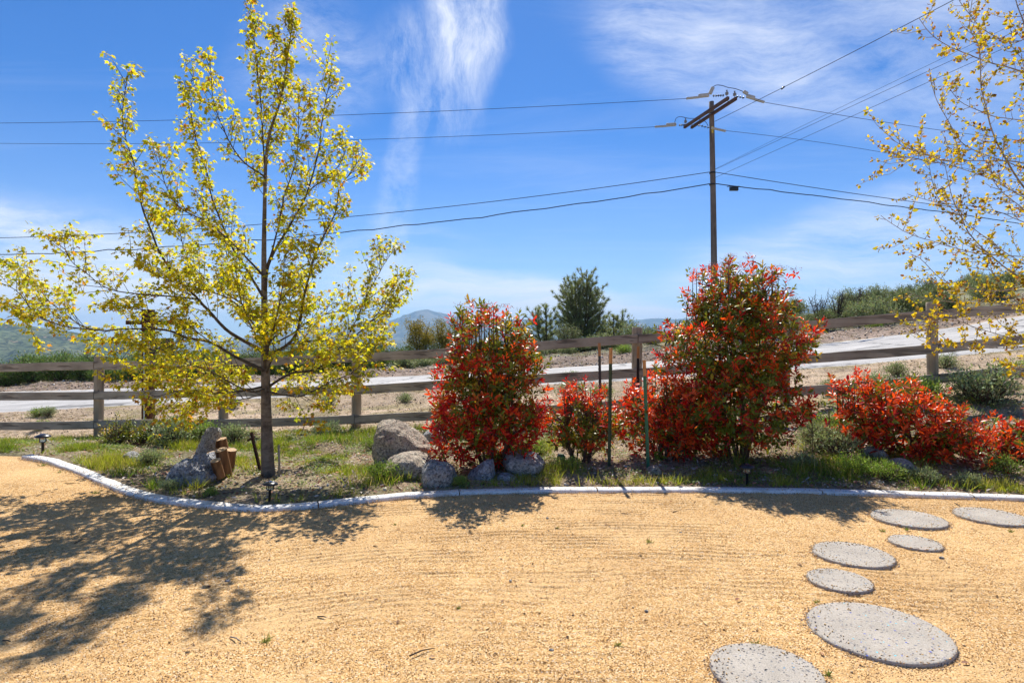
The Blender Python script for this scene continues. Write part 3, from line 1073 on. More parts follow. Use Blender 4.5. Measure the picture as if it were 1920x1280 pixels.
# rails span two bays and butt at every second post
joints = [(-16.4, 11.3), (-11.8, 10.75), (-7.19, 10.2), (-2.55, 9.6), (1.93, 9.1), (6.46, 9.0), (11.0, 8.92)]
for level, zs in enumerate((top_z, mid_z, bot_z)):
    for k in range(len(joints) - 1):
        (xa, ya), (xb, yb) = joints[k], joints[k + 1]
        n = 40
        xs_ = np.linspace(xa + 0.006, xb - 0.006, n)
        yy_ = np.interp(xs_, [-16.5] + pX, [11.35] + pY) - 0.078 - 0.019 - 0.002
        zz_ = np.interp(xs_, [-16.5] + pX, [zs[0] - 0.05] + list(zs)) + 0.012 * np.sin(xs_ * 1.4 + level * 2) * 0.6
        off_z = random.uniform(-0.008, 0.008)
        loc = np.array([xs_[0], yy_[0], zz_[0]])
        hh, tt = 0.070, 0.019
        sec = [(-tt, -hh + .004), (-tt + .003, -hh), (tt - .003, -hh), (tt, -hh + .004), (tt, hh - .004), (tt - .003, hh), (-tt + .003, hh), (-tt, hh - .004)]
        rings = []
        for m_ in range(n):
            wv_ = 0.004 * math.sin(m_ * 0.8 + k) + 0.003 * random.uniform(-1, 1)
            for (a_, b_) in sec:
                rings.append((xs_[m_] - loc[0], yy_[m_] - loc[1] + a_, zz_[m_] - loc[2] + b_ + off_z + wv_ * 0.4))
        v = np.array(rings)
        ns = len(sec)
        ii = np.arange(n - 1)[:, None] * ns
        j = np.arange(ns)[None]
        f4 = np.stack([ii + j, ii + ns + j, ii + ns + (j + 1) % ns, ii + (j + 1) % ns], -1).reshape(-1, 4)
        me = bpy.data.meshes.new('rail')
        faces = [tuple(q) for q in f4] + [tuple(range(ns)), tuple(reversed(range((n - 1) * ns, n * ns)))]
        me.from_pydata(v.tolist(), [], faces)
        me.update()
        ro = link('rail', me, fence, M_RAIL)
        ro.location = loc - fo


# ================================================================== rocks
def rock(pts, loc, mat, label, sub=4, rough=0.10, seed=0, cat='rock', smooth_it=5, group=None, name='boulder'):
    bm = bmesh.new()
    for p in pts:
        bm.verts.new(p)
    bmesh.ops.convex_hull(bm, input=bm.verts)
    bmesh.ops.delete(bm, geom=[v for v in bm.verts if not v.link_faces], context='VERTS')
    bmesh.ops.triangulate(bm, faces=bm.faces)
    for k in range(sub):
        bmesh.ops.subdivide_edges(bm, edges=[e for e in bm.edges if e.calc_length() > 0.02], cuts=1, use_grid_fill=True)
        if k < 2:
            bmesh.ops.triangulate(bm, faces=bm.faces)
        bmesh.ops.smooth_vert(bm, verts=bm.verts, factor=0.32, use_axis_x=True, use_axis_y=True, use_axis_z=True)
    ext = max(max(p[i] for p in pts) - min(p[i] for p in pts) for i in range(3))
    bm.normal_update()
    for v in bm.verts:
        q = v.co / ext
        d = mnoise.fractal(q * 3.0 + Vector((seed * 3.1, 0, 0)), 0.9, 2.1, 5) * rough * 0.5
        d += (abs(mnoise.noise(q * 5.0 + Vector((0, seed, 0)))) - 0.25) * rough * 0.55
        d += mnoise.fractal(q * 16.0 + Vector((seed, 0, 0)), 0.8, 2.1, 3) * rough * 0.07
        v.co += v.normal * d * ext
    o = bm_obj(name, bm, mat, None, True)
    o.location = loc
    return tag(o, label, cat, group)


def prism_pts(front, depth, taper=0.8, yc=0.0, seed=0, back=None):
    """outline points (x, z) given a front at y<0 and a shrunken back"""
    rr = random.Random(seed)
    pts = []
    cx = sum(p[0] for p in front) / len(front)
    cz = sum(p[1] for p in front) / len(front)
    for (x, z) in front:
        pts.append((x, rr.uniform(-0.10, 0.10) * depth, z))
        pts.append((cx + (x - cx) * taper * rr.uniform(.75, 1), -depth * rr.uniform(.45, .62), cz + (z - cz) * taper * rr.uniform(.7, .95)))
        pts.append((cx + (x - cx) * taper * rr.uniform(.75, 1), depth * rr.uniform(.45, .62), cz + (z - cz) * taper * rr.uniform(.8, 1)))
    return pts


def rock_px(front_px, base, Y, depth, mat, label, seed, taper=0.8, rough=0.1, **kw):
    bx, by = base
    c = P(bx, by, Y)
    c.z = gz(c.x, Y)
    z0 = P(bx, by, Y).z
    fr = []
    for (x, y) in front_px:
        q = P(x, y, Y)
        fr.append((q.x - c.x, q.z - c.z))
    zmin = min(z for _, z in fr)
    fr = [(x, z if z > zmin + 0.03 else z - 0.05) for x, z in fr]
    fr = [(x * 1.10, z * 1.13 + 0.01) for x, z in fr]
    return rock(prism_pts(fr, depth * 1.1, taper, seed=seed), c, mat, label, rough=rough, seed=seed, **kw)


rock_px([(704, 845), (703, 812), (722, 797), (745, 797), (775, 812), (806, 838), (808, 870), (760, 882), (708, 878)], (752, 880), 6.6, 0.50, M_ROCK_TAN,
        'largest tan granite boulder with a sloping flat top beside the tall red shrub', 1, 0.82, 0.09)
rock_px([(720, 893), (719, 880), (742, 858), (770, 851), (795, 856), (812, 872), (808, 900), (760, 908)], (762, 905), 6.05, 0.45, M_ROCK_TAN,
        'rounded tan boulder in front of the largest boulder', 2, 0.8, 0.07)
rock_px([(789, 900), (793, 880), (806, 868), (830, 869), (850, 878), (856, 900), (848, 916), (800, 916)], (822, 915), 5.72, 0.30, M_ROCK_GREY,
        'blocky grey boulder by the kerb, right of the rounded tan boulder', 3, 0.8, 0.08)
rock_px([(871, 902), (885, 884), (908, 866), (924, 862), (928, 885), (927, 908), (895, 912)], (900, 908), 5.9, 0.25, M_ROCK_BLUE,
        'pointed wedge shaped blue-grey rock under the tall red shrub', 4, 0.7, 0.08)
rock_px([(930, 900), (936, 890), (950, 887), (968, 894), (973, 905), (955, 911), (932, 908)], (951, 908), 5.85, 0.16, M_ROCK_BLUE,
        'smallest flat grey rock between the pointed rock and the oval boulder', 5, 0.8, 0.08)
rock_px([(943, 870), (950, 853), (975, 849), (1005, 855), (1022, 868), (1020, 882), (1000, 891), (965, 890), (946, 880)], (983, 890), 6.12, 0.36, M_ROCK_GREY,
        'smooth oval grey boulder right of the pointed rock', 6, 0.75, 0.05)
rock_px([(323, 900), (335, 875), (352, 862), (378, 856), (395, 870), (413, 890), (408, 905), (385, 916), (340, 912)], (368, 912), 5.85, 0.48, M_ROCK_BLUE,
        'big jagged blue-grey boulder in the grass beside the cut logs', 7, 0.8, 0.15)
rock_px([(362, 872), (372, 845), (388, 820), (400, 805), (408, 812), (407, 835), (404, 860), (398, 880)], (386, 878), 6.35, 0.26, M_ROCK_GREY,
        'upright pointed grey slab leaning behind the jagged boulder', 8, 0.7, 0.12)
rock_px([(229, 862), (236, 852), (246, 848), (256, 858), (256, 866)], (243, 864), 6.9, 0.16, M_ROCK_GREY,
        'little pointed grey rock in the grass by the small green bush', 9, 0.8, 0.08)
rock_px([(792, 826), (796, 812), (810, 806), (826, 812), (832, 828)], (812, 828), 8.0, 0.3, M_ROCK_GREY,
        'half hidden pale rock behind the largest boulder', 10, 0.8, 0.07)
rock_px([(1614, 862), (1616, 846), (1632, 840), (1652, 843), (1660, 856), (1655, 866)], (1636, 864), 6.4, 0.22, M_ROCK_GREY,
        'low grey rock at the left foot of the wide orange-red shrub', 11, 0.8, 0.07)
rock_px([(1666, 888), (1668, 870), (1682, 862), (1702, 864), (1716, 878), (1714, 890), (1690, 895)], (1691, 892), 6.0, 0.24, M_ROCK_GREY,
        'rounded grey rock in front of the wide orange-red shrub', 12, 0.8, 0.06)
rock_px([(1763, 920), (1768, 912), (1778, 909), (1788, 914), (1790, 921)], (1776, 920), 5.55, 0.12, M_ROCK_TAN,
        'small tan stone touching the kerb at the right', 13, 0.8, 0.06)
rock_px([(1050, 888), (1054, 881), (1062, 880), (1068, 888)], (1058, 887), 6.2, 0.08, M_ROCK_GREY, 'fist sized grey stone beside the bright green weed', 14)
rock_px([(1208, 888), (1216, 876), (1232, 874), (1244, 884)], (1226, 886), 6.15, 0.12, M_ROCK_TAN, 'half buried tan stone at the foot of the green stake', 15)
rock_px([(1722, 895), (1728, 886), (1740, 885), (1746, 894)], (1734, 894), 5.9, 0.1, M_ROCK_GREY, 'small grey stone right of the rounded grey rock', 16)


# ================================================================== cut logs
def log(xt, yt, xb, yb, Y, r, label, seed, dy=0.0):
    a, b = P(xb, yb, Y), P(xt, yt, Y + dy)
    root = thing('log', a, label, 'log', 'short cut logs heaped by the grey boulder')
    d = b - a
    n = 14
    rr = random.Random(seed)
    ang = np.arange(18) / 18 * 2 * np.pi
    rad = r * (1 + 0.10 * fbm(ang * 1.2 + seed * 5, ang * 0 + seed, 3, 3))
    q = d.to_track_quat('Z', 'Y')
    v = []
    for k in range(n):
        s = k / (n - 1)
        for an, ra in zip(ang, rad):
            p = q @ Vector((ra * math.cos(an), ra * math.sin(an), 0))
            v.append(tuple(p + d * s))
    i = np.arange(n - 1)[:, None] * 18
    j = np.arange(18)[None]
    f = np.stack([i + j, i + (j + 1) % 18, i + 18 + (j + 1) % 18, i + 18 + j], -1).reshape(-1, 4)
    link('log_side', np_mesh('log_side', np.array(v), f, smooth=True), root, M_LOG)
    tilt = Matrix.Rotation(R(rr.uniform(-12, 12)), 4, 'X')
    bm = bmesh.new()
    bmesh.ops.create_circle(bm, cap_ends=True, segments=18, radius=r * 1.02)
    for vtx in bm.verts:
        vtx.co = q @ vtx.co + d + d.normalized() * 0.002
    bm_obj('cut_end', bm, M_LOGEND, root)


log(434, 843, 430, 880, 6.20, 0.050, 'reddish cut log at the right of the heap', 1, -0.03)
log(413, 823, 424, 872, 6.45, 0.062, 'cut log at the back of the heap in front of the fence post', 2, -0.05)
log(394, 848, 407, 886, 6.12, 0.042, 'cut log leaning on the grey slab, leftmost of the heap', 3, -0.03)
log(414, 843, 425, 892, 5.98, 0.058, 'thickest cut log in the middle of the heap', 4, -0.07)
log(404, 863, 413, 894, 5.82, 0.047, 'short cut log at the front of the heap', 5, -0.06)


# ================================================================== small ironwork and stakes
def tee_post(xt, yt, xb, yb, Y, label, mat, tipmat=M_TIP, tip=0.17, w=0.030, group='metal tee stakes among the shrubs', studs=True, buried=0.0):
    top, bot = P(xt, yt, Y), P(xb, yb, Y)
    gzb = gz(bot.x, Y)
    bot = bot + (bot - top).normalized() * max(0.0, (bot.z - gzb) + 0.15)
    root = thing('tee_stake', bot, label, 'stake', group)
    L = (top - bot).length
    q = (top - bot).to_track_quat('Z', 'Y')
    root.rotation_mode = 'QUATERNION'
    root.rotation_quaternion = q

    def tee(z0, z1, mat_, name, g=0.0):
        bm = bmesh.new()
        box_bm(bm, 0, -0.002 - g, (z0 + z1) / 2, w + g * 2, 0.005 + g * 2, z1 - z0)
        box_bm(bm, 0, 0.0145, (z0 + z1) / 2, 0.005 + g * 2, 0.028, z1 - z0 - 0.001)
        bm_obj(name, bm, mat_, root)
    tee(0, L - tip, mat, 'stake_shaft')
    tee(L - tip, L, tipmat, 'painted_tip', 0.0008)
    if studs:
        bm = bmesh.new()
        z = 0.25
        while z < L - tip - 0.05:
            box_bm(bm, 0, -0.0075, z, 0.009, 0.006, 0.014)
            z += 0.055
        tag(bm_obj('stud_row', bm, mat, root), kind='stuff')
    return root


tee_post(1122, 643, 1124, 748, 7.7, 'black metal stake with tan tip, leftmost of the four among the shrubs', M_BLACK)
tee_post(1147, 652, 1144, 868, 6.3, 'dark olive metal stake with tan tip standing right of the leftmost black one', M_DKGREENP)
tee_post(1198, 649, 1197, 740, 8.3, 'black metal stake with tan tip in front of the fence post', M_BLACK)
tee_post(1206, 675, 1213, 869, 6.3, 'bright green metal stake with yellowish tip at the edge of the orange shrub', M_GREENP)

# leaning rusty stake left of the maple, and the thin grey peg right of it
b_, t_ = P(488, 884, 6.2), P(473, 818, 6.35)
st = thing('rusty_stake', b_, 'dark rusty steel stake leaning beside the maple trunk', 'stake')
bm = bmesh.new()
q = (t_ - b_).to_track_quat('Z', 'Y').to_matrix().to_4x4()
L = (t_ - b_).length
box_bm(bm, *(q @ Vector((0, 0, L / 2))), 0.035, 0.006, L + 0.1, q)
box_bm(bm, *(q @ Vector((0, 0.013, L / 2))), 0.006, 0.022, L + 0.09, q)
bm_obj('stake_shaft', bm, M_RUST, st)
bm = bmesh.new()
box_bm(bm, *(q @ Vector((0.012, -0.008, L - 0.02))), 0.10, 0.012, 0.018, q @ Matrix.Rotation(R(25), 4, 'Y'))
bm_obj('tie_bracket', bm, M_RUST, st)
b_ = P(523, 900, 6.0)
o = link('wooden_peg', tube_mesh('wooden_peg', [([(0, 0, -0.1), (0.004, 0, 0.12), (-0.002, 0, 0.32)], [0.012, 0.013, 0.011])]), None, M_POST)
o.location = (b_.x, b_.y, gz(b_.x, b_.y))
tag(o, 'thin grey wooden peg upright just right of the maple trunk', 'peg')
# teal irrigation cap
b_ = P(1052, 858, 6.6)
cap = thing('irrigation_cap', (b_.x, b_.y, gz(b_.x, b_.y)), 'small teal ribbed plastic irrigation cap in the grass between the red shrubs', 'irrigation cap')
lathe('cap_body', [(0.001, 0.0), (0.04, 0.0), (0.042, 0.01), (0.042, 0.06), (0.034, 0.075), (0.001, 0.078)], M_CAP, cap, 20)
bm = bmesh.new()
for k in range(14):
    an = k / 14 * 2 * math.pi
    box_bm(bm, 0.043 * math.cos(an), 0.043 * math.sin(an), 0.035, 0.005, 0.005, 0.05, Matrix.Rotation(an, 4, 'Z'))
tag(bm_obj('grip_ribs', bm, M_CAP, cap), kind='stuff')


# ------------------------------------------------------------------ path lights
def path_light(x, yb, yt, Y, label, s=1.0, tiltdeg=0.0):
    b = P(x, yb, Y)
    b.z = max(gz(b.x, Y), 0.0)
    H = P(x, yt, Y).z - b.z
    root = thing('path_light', b, label, 'solar light', 'solar path lights along the kerb')
    root.rotation_euler = (R(2), R(tiltdeg), random.uniform(0, 1))
    k = H / 0.30
    lathe('stake_stem', [(0.001, -0.1), (0.010 * s, -0.1), (0.011 * s, 0.0), (0.011 * s, H * 0.52), (0.016 * s, H * 0.55), (0.026 * s, H * 0.58), (0.026 * s, H * 0.60), (0.001, H * 0.605)], M_BLACK, root, 14)
    lathe('lens', [(0.022 * s, H * 0.605), (0.027 * s, H * 0.62), (0.029 * s, H * 0.82), (0.029 * s, H * 0.86)], M_LENS, root, 20)
    lathe('filament', [(0.001, H * 0.74), (0.006 * s, H * 0.76), (0.006 * s, H * 0.80), (0.001, H * 0.82)], M_ORANGE, root, 8)
    for m_ in range(4):
        an = m_ / 4 * 2 * math.pi + 0.6
        bm = bmesh.new()
        box_bm(bm, 0.0325 * s * math.cos(an), 0.0325 * s * math.sin(an), H * 0.73, 0.005 * s, 0.007 * s, H * 0.28, Matrix.Rotation(an, 4, 'Z'))
        bm_obj('cage_bar', bm, M_BLACK, root)
    lathe('lamp_cap', [(0.030 * s, H * 0.862), (0.060 * s, H * 0.835), (0.064 * s, H * 0.845), (0.058 * s, H * 0.90), (0.040 * s, H * 0.955), (0.028 * s, H * 0.975), (0.001, H * 0.98)], M_BLACK, root, 22)
    bm = bmesh.new()
    box_bm(bm, 0, 0, H * 0.99, 0.038 * s, 0.038 * s, H * 0.02, None, 0.001)
    bm_obj('solar_panel', bm, simple('solar_cell', (0.015, 0.03, 0.08), 0.12), root)


path_light(505, 947, 902, 5.06, 'black solar path light on the kerb below the maple', 1.0, 3)
path_light(80, 855, 813, 7.25, 'black solar path light at the left end of the kerb', 1.35, 0)
path_light(1401, 916, 869, 5.62, 'black solar path light in front of the largest red shrub', 1.15, -2)

# ------------------------------------------------------------------ stepping stones
def step_mat(name, base, bits, seed, lo=0.06):
    m, t, b, o = new_mat(name)
    co = t.vmath('ADD', objco(t), (seed, seed * 2.0, 0.0))
    f = t.noise(co, 5.0, 6, 0.6)
    col = t.ramp(f, [(0.3, tuple(x * 0.85 for x in base)), (0.7, tuple(x * 1.12 for x in base))])
    col = t.mix(0.6, col, t.ramp(t.noise(co, 160.0, 3, 0.8), [(0.3, 0.45), (0.7, 1.5)]), 'MULTIPLY')
    wsc = t.vmath('SCALE', t.comb(t.noise(co, 9.0, 3), t.noise(co, 11.0, 3), 0.0))
    wsc.node.inputs['Scale'].default_value = 0.05
    cow = t.vmath('ADD', co, wsc)
    dist = t.voro(cow, 78.0, 'Distance')
    cc = t.sep(t.voro(cow, 78.0, 'Color'))
    inb = t.ramp(t.math('ADD', dist, t.math('MULTIPLY', cc[2], 0.22)), [(0.34, 1.0), (0.46, 0.0)])
    sel = t.math('MULTIPLY', t.ramp(cc[0], [(0.12, 0.0), (0.14, 0.95)]), t.ramp(t.noise(co, 7.0, 4, 0.6), [(0.35, 0.70), (0.6, 1.0)]))
    bc = t.ramp(cc[1], bits, 'CONSTANT')
    rr = t.vmath('LENGTH', t.vmath('MULTIPLY', objco(t), (1, 1, 0)))
    rr = rr.node.outputs['Value']
    col = t.mix(t.math('MULTIPLY', inb, sel), col, bc)
    t.put(b.inputs['Base Color'], col)
    b.inputs['Roughness'].default_value = 0.95
    b.inputs['Specular IOR Level'].default_value = 0.12
    t.put(b.inputs['Normal'], t.bump(t.math('ADD', t.noise(co, 90.0, 4, 0.7), t.math('MULTIPLY', inb, 0.5)), 0.4, 0.006))
    return m


G_ = (0.42, 0.375, 0.315)
bits_blue = [(0.0, (0.20, 0.21, 0.24)), (0.30, (0.50, 0.47, 0.43)), (0.45, (0.12, 0.12, 0.13)), (0.70, (0.30, 0.24, 0.2)), (0.90, (0.15, 0.55, 0.65)), (0.95, (0.03, 0.08, 0.5))]
bits_dark = [(0.0, (0.12, 0.13, 0.15)), (0.35, (0.45, 0.42, 0.40)), (0.5, (0.08, 0.09, 0.11)), (0.8, (0.28, 0.22, 0.18)), (0.96, (0.1, 0.25, 0.4))]
bits_mix = [(0.0, (0.25, 0.2, 0.2)), (0.25, (0.55, 0.5, 0.46)), (0.45, (0.14, 0.14, 0.15)), (0.72, (0.45, 0.16, 0.10)), (0.85, (0.12, 0.4, 0.5)), (0.95, (0.6, 0.55, 0.5))]
steps = [(1.757, 2.822, 0.307, bits_blue, 'largest round concrete stepping stone with blue glass bits in the gravel'),
         (2.226, 3.834, 0.238, bits_dark, 'medium pale stepping stone, fourth from the camera along the path'),
         (1.905, 3.414, 0.171, bits_dark, 'small oval looking stepping stone just behind the largest one'),
         (3.118, 4.610, 0.256, bits_blue, 'far stepping stone nearest the kerb, left of the farthest pair'),
         (2.785, 4.050, 0.160, bits_mix, 'smallest stepping stone, with reddish and white pebbles'),
         (3.811, 4.665, 0.250, bits_blue, 'stepping stone at the right edge of the view with bright blue bits'),
         (1.07, 2.475, 0.225, bits_dark, 'nearest stepping stone, cut off by the bottom of the view, with dark slots')]
for k, (x, y, r, bits, lab) in enumerate(steps):
    seg = 72
    ang = np.arange(seg) / seg * 2 * np.pi
    wob = 1 + 0.012 * fbm(np.cos(ang) * 2 + k * 9, np.sin(ang) * 2, 3, 5)
    prof = [(0.001, -0.03), (1.0, -0.03), (1.0, 0.007), (0.99, 0.011), (0.975, 0.013)] + [(q_, 0.013) for q_ in np.linspace(0.9, 0.02, 10)]
    v = np.concatenate([np.stack([r * q_ * wob * np.cos(ang), r * q_ * wob * np.sin(ang),
                                  z + (0.0015 * fbm(r * q_ * np.cos(ang) * 8, r * q_ * np.sin(ang) * 8, 3, k) if z > 0 else 0 * ang)], 1) for q_, z in prof])
    i = np.arange(len(prof) - 1)[:, None] * seg
    j = np.arange(seg)[None]
    f = np.stack([i + j, i + (j + 1) % seg, i + seg + (j + 1) % seg, i + seg + j], -1).reshape(-1, 4)
    o = link('stepping_stone', np_mesh('stepping_stone', v, f, smooth=True), None, step_mat('pebbled_concrete', G_, bits, k * 3.3))
    o.location = (x, y, 0.004)
    o.rotation_euler = (R(random.uniform(-.5, .5)), R(random.uniform(-.5, .5)), random.random() * 6)
    tag(o, lab, 'stepping stone', 'round concrete stepping stones crossing the gravel')


# ================================================================== utility pole and lines
PX, PY = 9.72, 28.3
pz = gz(PX, PY)
pole = thing('utility_pole', (PX, PY, pz), 'tall brown wooden utility pole with slanting double crossarm beyond the road', 'utility pole')
ztop = P(1333, 191, PY).z
pts = [(-0.02 + 0.28 * 0, 0, -0.3), (0.02, 0, (ztop - pz) * 0.5), (-0.13, 0, ztop - pz)]
pts = [(0.06, 0, -0.3), (0.0, 0, (ztop - pz) * 0.5), (-0.10, 0, ztop - pz)]
link('pole_shaft', tube_mesh('pole_shaft', [(resample(pts, 0.5), np.linspace(0.165, 0.115, len(resample(pts, 0.5))))], 14), pole, M_POLE)
near, far = Vector((9.88, 26.3, 0)), Vector((8.96, 29.9, 0))
arm_z = EYE + 458 * 26.2 / FPX
adir = (near - far).normalized()
perp = Vector((-adir.y, adir.x, 0))
mid_ = (near + far) / 2
rz = math.atan2(adir.y, adir.x) - math.pi / 2
for s_, nm in ((-1, 'crossarm'), (1, 'crossarm')):
    bm = bmesh.new()
    box_bm(bm, 0, 0, 0, 0.115, 3.7, 0.14, None, 0.008)
    ob = bm_obj(nm, bm, M_ARM, pole)
    c = mid_ + perp * 0.20 * s_
    ob.location = (c.x - PX + 0.0, c.y - PY, arm_z - pz - (0.02 if s_ < 0 else -0.0))
    ob.rotation_euler = (0, 0, rz)
for k in (-1.5, 0.0, 1.5):
    bm = bmesh.new()
    c = mid_ + adir * k
    box_bm(bm, c.x - PX, c.y - PY, arm_z - pz, 0.5, 0.022, 0.022, Matrix.Rotation(rz, 4, 'Z'))
    bm_obj('arm_bolt', bm, M_STEEL, pole)


def pin_insulator(at):
    r_ = lathe('insulator', [(0.012, -0.10), (0.012, 0.0), (0.06, 0.0), (0.085, 0.02), (0.05, 0.05), (0.075, 0.07), (0.075, 0.10), (0.035, 0.12), (0.028, 0.17), (0.045, 0.20), (0.001, 0.22)], M_PORC, pole, 14)
    r_.location = at - Vector((PX, PY, pz))


for s_ in (-1, 1):
    pin_insulator(near + adir * -0.12 + perp * 0.20 * s_ + Vector((0, 0, arm_z + 0.17)))
pin_insulator(far + adir * 0.12 + perp * -0.20 + Vector((0, 0, arm_z + 0.17)))
# number tag strip on the pole
bm = bmesh.new()
box_bm(bm, -0.09, -0.127, arm_z - pz - 0.75, 0.09, 0.008, 0.32)
bm_obj('yellow_strip', bm, M_YTIP, pole)
for z in (9.52, 8.96):
    lathe('band', [(0.14, -0.04), (0.15, -0.04), (0.15, 0.04), (0.14, 0.04)], M_BLACK, pole, 16, loc=(-0.05, 0, z - pz))


def wire(name, pts, r, label, mat=M_WIRE, cat='wire', group=None, wob=0.0, sides=5, extra=None):
    """sagging wire through three points in plan along a straight line; continues past the last point"""
    A, B, C = [np.array(p) for p in pts]
    L = lambda p: np.linalg.norm((p - A)[:2])
    sB, sC = L(B), L(C)
    co_ = np.polyfit([0, sB, sC], [A[2], B[2], C[2]], 2)
    end = sC * (extra or 1.9)
    s = np.linspace(0, end, 90)
    dirv = (C - A)[:2] / np.linalg.norm((C - A)[:2])
    z = np.polyval(co_, np.minimum(s, sC * 1.5)) + np.maximum(0, s - sC * 1.5) * np.polyval(np.polyder(co_), sC * 1.5)
    if wob:
        z = z + wob * fbm(s * 0.9, s * 0, 3, 7) * np.clip(s / 2, 0, 1)
    p = np.stack([A[0] + dirv[0] * s, A[1] + dirv[1] * s, z], 1)
    o = link(name, tube_mesh(name, [(p - A, r)], sides), None, mat)
    o.location = A
    return tag(o, label, cat, group)


def on_line(A, dirv, xpix, ypix):
    """point above the plan line A + s*dir that is seen at the pixel"""
    t = (xpix - 960) / FPX
    # (A.x + s dx) = t (A.y + s dy)
    s = (t * A[1] - A[0]) / (dirv[0] - t * dirv[1])
    Yp = A[1] + s * dirv[1]
    return (A[0] + s * dirv[0], Yp, EYE - (ypix - 640) / FPX * Yp)


GW = 'power lines on the crossarm'
Ld, Rd = np.array([-0.9957, 0.092]), np.array([0.949, 0.316])
nearL = near + perp * 0.3 if perp.x < 0 else near - perp * 0.3
nearR = near - perp * 0.3 if perp.x < 0 else near + perp * 0.3
farL = far + perp * 0.3 if perp.x < 0 else far - perp * 0.3
farR = far - perp * 0.3 if perp.x < 0 else far + perp * 0.3


def start(xp, yp, base):
    Yp = base.y
    return (P(xp, yp, Yp).x, Yp, P(xp, yp, Yp).z)


aNL = start(1288, 185, near)
aFL = start(1228, 238, far)
aNR = start(1433, 192, near)
aFR = start(1358, 245, far)
wire('power_line', [aNL, on_line(aNL, Ld, 640, 216), on_line(aNL, Ld, 0, 231)], 0.011, 'upper power line running left from the near end of the crossarm', M_WIREP, 'power line', GW)
wire('power_line', [aFL, on_line(aFL, Ld, 640, 263), on_line(aFL, Ld, 0, 269)], 0.011, 'second power line from the top running left from the far end of the crossarm', M_WIREP, 'power line', GW)
wire('power_line', [aNR, on_line(aNR, Rd, 1600, 220), on_line(aNR, Rd, 1900, 262)], 0.011, 'upper power line running right behind the yellow tree', M_WIREP, 'power line', GW, extra=1.6)
wire('power_line', [aFR, on_line(aFR, Rd, 1500, 262), on_line(aFR, Rd, 1690, 292)], 0.011, 'lower power line running right from the pole', M_WIREP, 'power line', GW, extra=2.2)
tz1, tz2 = P(1335, 322, PY), P(1335, 344, PY)
wire('telephone_cable', [tuple(tz1), on_line(tz1, Ld, 690, 403), on_line(tz1, Ld, 0, 446)], 0.017, 'thin black cable running left, upper of the two below the power lines', M_WIRE, 'cable', 'telephone cables')
wire('telephone_cable', [tuple(tz2), on_line(tz2, Ld, 690, 431), on_line(tz2, Ld, 0, 478)], 0.024, 'thick wavy black cable running left, lowest on the pole', M_WIRE, 'cable', 'telephone cables', 0.10)
wire('telephone_cable', [tuple(tz1), on_line(tz1, Rd, 1560, 357), on_line(tz1, Rd, 1900, 402)], 0.017, 'thin black cable running right, upper of the pair', M_WIRE, 'cable', 'telephone cables', extra=1.6)
wire('telephone_cable', [tuple(tz2), on_line(tz2, Rd, 1560, 371), on_line(tz2, Rd, 1900, 417)], 0.024, 'thick black cable running right with a splice box near the pole', M_WIRE, 'cable', 'telephone cables', 0.06, extra=1.6)
# overhead lines that come towards the house
Sd = np.array([0.42, -0.9075])
s0 = P(1340, 228, PY)
wire('guy_line', [tuple(s0), on_line(s0, Sd, 1560, 118), on_line(s0, Sd, 1785, 2)], 0.012, 'single taut line rising from the pole to the top edge of the view', M_WIRE, 'cable', extra=1.02)
bb = on_line(s0, Sd, 1468, 165)
o = link('wire_joint', tube_mesh('wire_joint', [([(-0.04, 0.06, -0.03), (0.04, -0.06, 0.03)], [0.035, 0.035])], 8), None, M_BLACK)
o.location = bb
tag(o, 'small black joint clamped on the single taut line', 'wire joint')
for (y0_, xa_, ya_, xb_, yb_, rr_, lb_) in ((318, 1600, 190, 1880, 56, 0.006, 'highest of the three thin service lines rising to the right'),
                                            (319, 1600, 198, 1880, 70, 0.008, 'middle of the three thin service lines rising to the right'),
                                            (334, 1600, 217, 1880, 92, 0.008, 'lowest of the three thin service lines rising to the right')):
    s1 = P(1339, y0_, PY)
    D2 = np.array([0.60, -0.80])
    wire('service_line', [tuple(s1), on_line(s1, D2, xa_, ya_), on_line(s1, D2, xb_, yb_)], rr_, lb_, M_WIRE, 'cable', 'service lines to the house', extra=1.05)


# pale dead-end covers with strings of discs
def cover(xa, ya, xb, yb, Yv, flip, label_part='line_cover', hump=True):
    a, b = P(xa, ya, Yv), P(xb, yb, Yv)
    d = b - a
    q_ = d.to_track_quat('X', 'Z').to_matrix().to_4x4()
    L_ = d.length
    bm = bmesh.new()
    c = a + d * (0.27 if hump else 0.5) - Vector((PX, PY, pz))
    box_bm(bm, c.x, c.y, c.z, L_ * (0.50 if hump else 0.98), 0.10, 0.085, q_, 0.015)
    if hump:
        c = a + d * 0.70 - Vector((PX, PY, pz)) + Vector((0, 0, 0.05))
        box_bm(bm, c.x, c.y, c.z, L_ * 0.42, 0.13, 0.17, q_, 0.04)
    bm_obj(label_part, bm, M_COVER, pole)


def discs(xa, ya, xb, yb, Yv, mat, n=5):
    a, b = P(xa, ya, Yv), P(xb, yb, Yv)
    d = b - a
    pl = [([tuple(a - Vector((PX, PY, pz))), tuple(b - Vector((PX, PY, pz)))], 0.014)]
    for k in range(n):
        c = a + d * ((k + 0.5) / n) - Vector((PX, PY, pz))
        e = d.normalized() * 0.012
        pl.append(([tuple(c - e), tuple(c + e)], 0.055))
    link('strain_insulator', tube_mesh('strain_insulator', pl, 10, False), pole, mat)


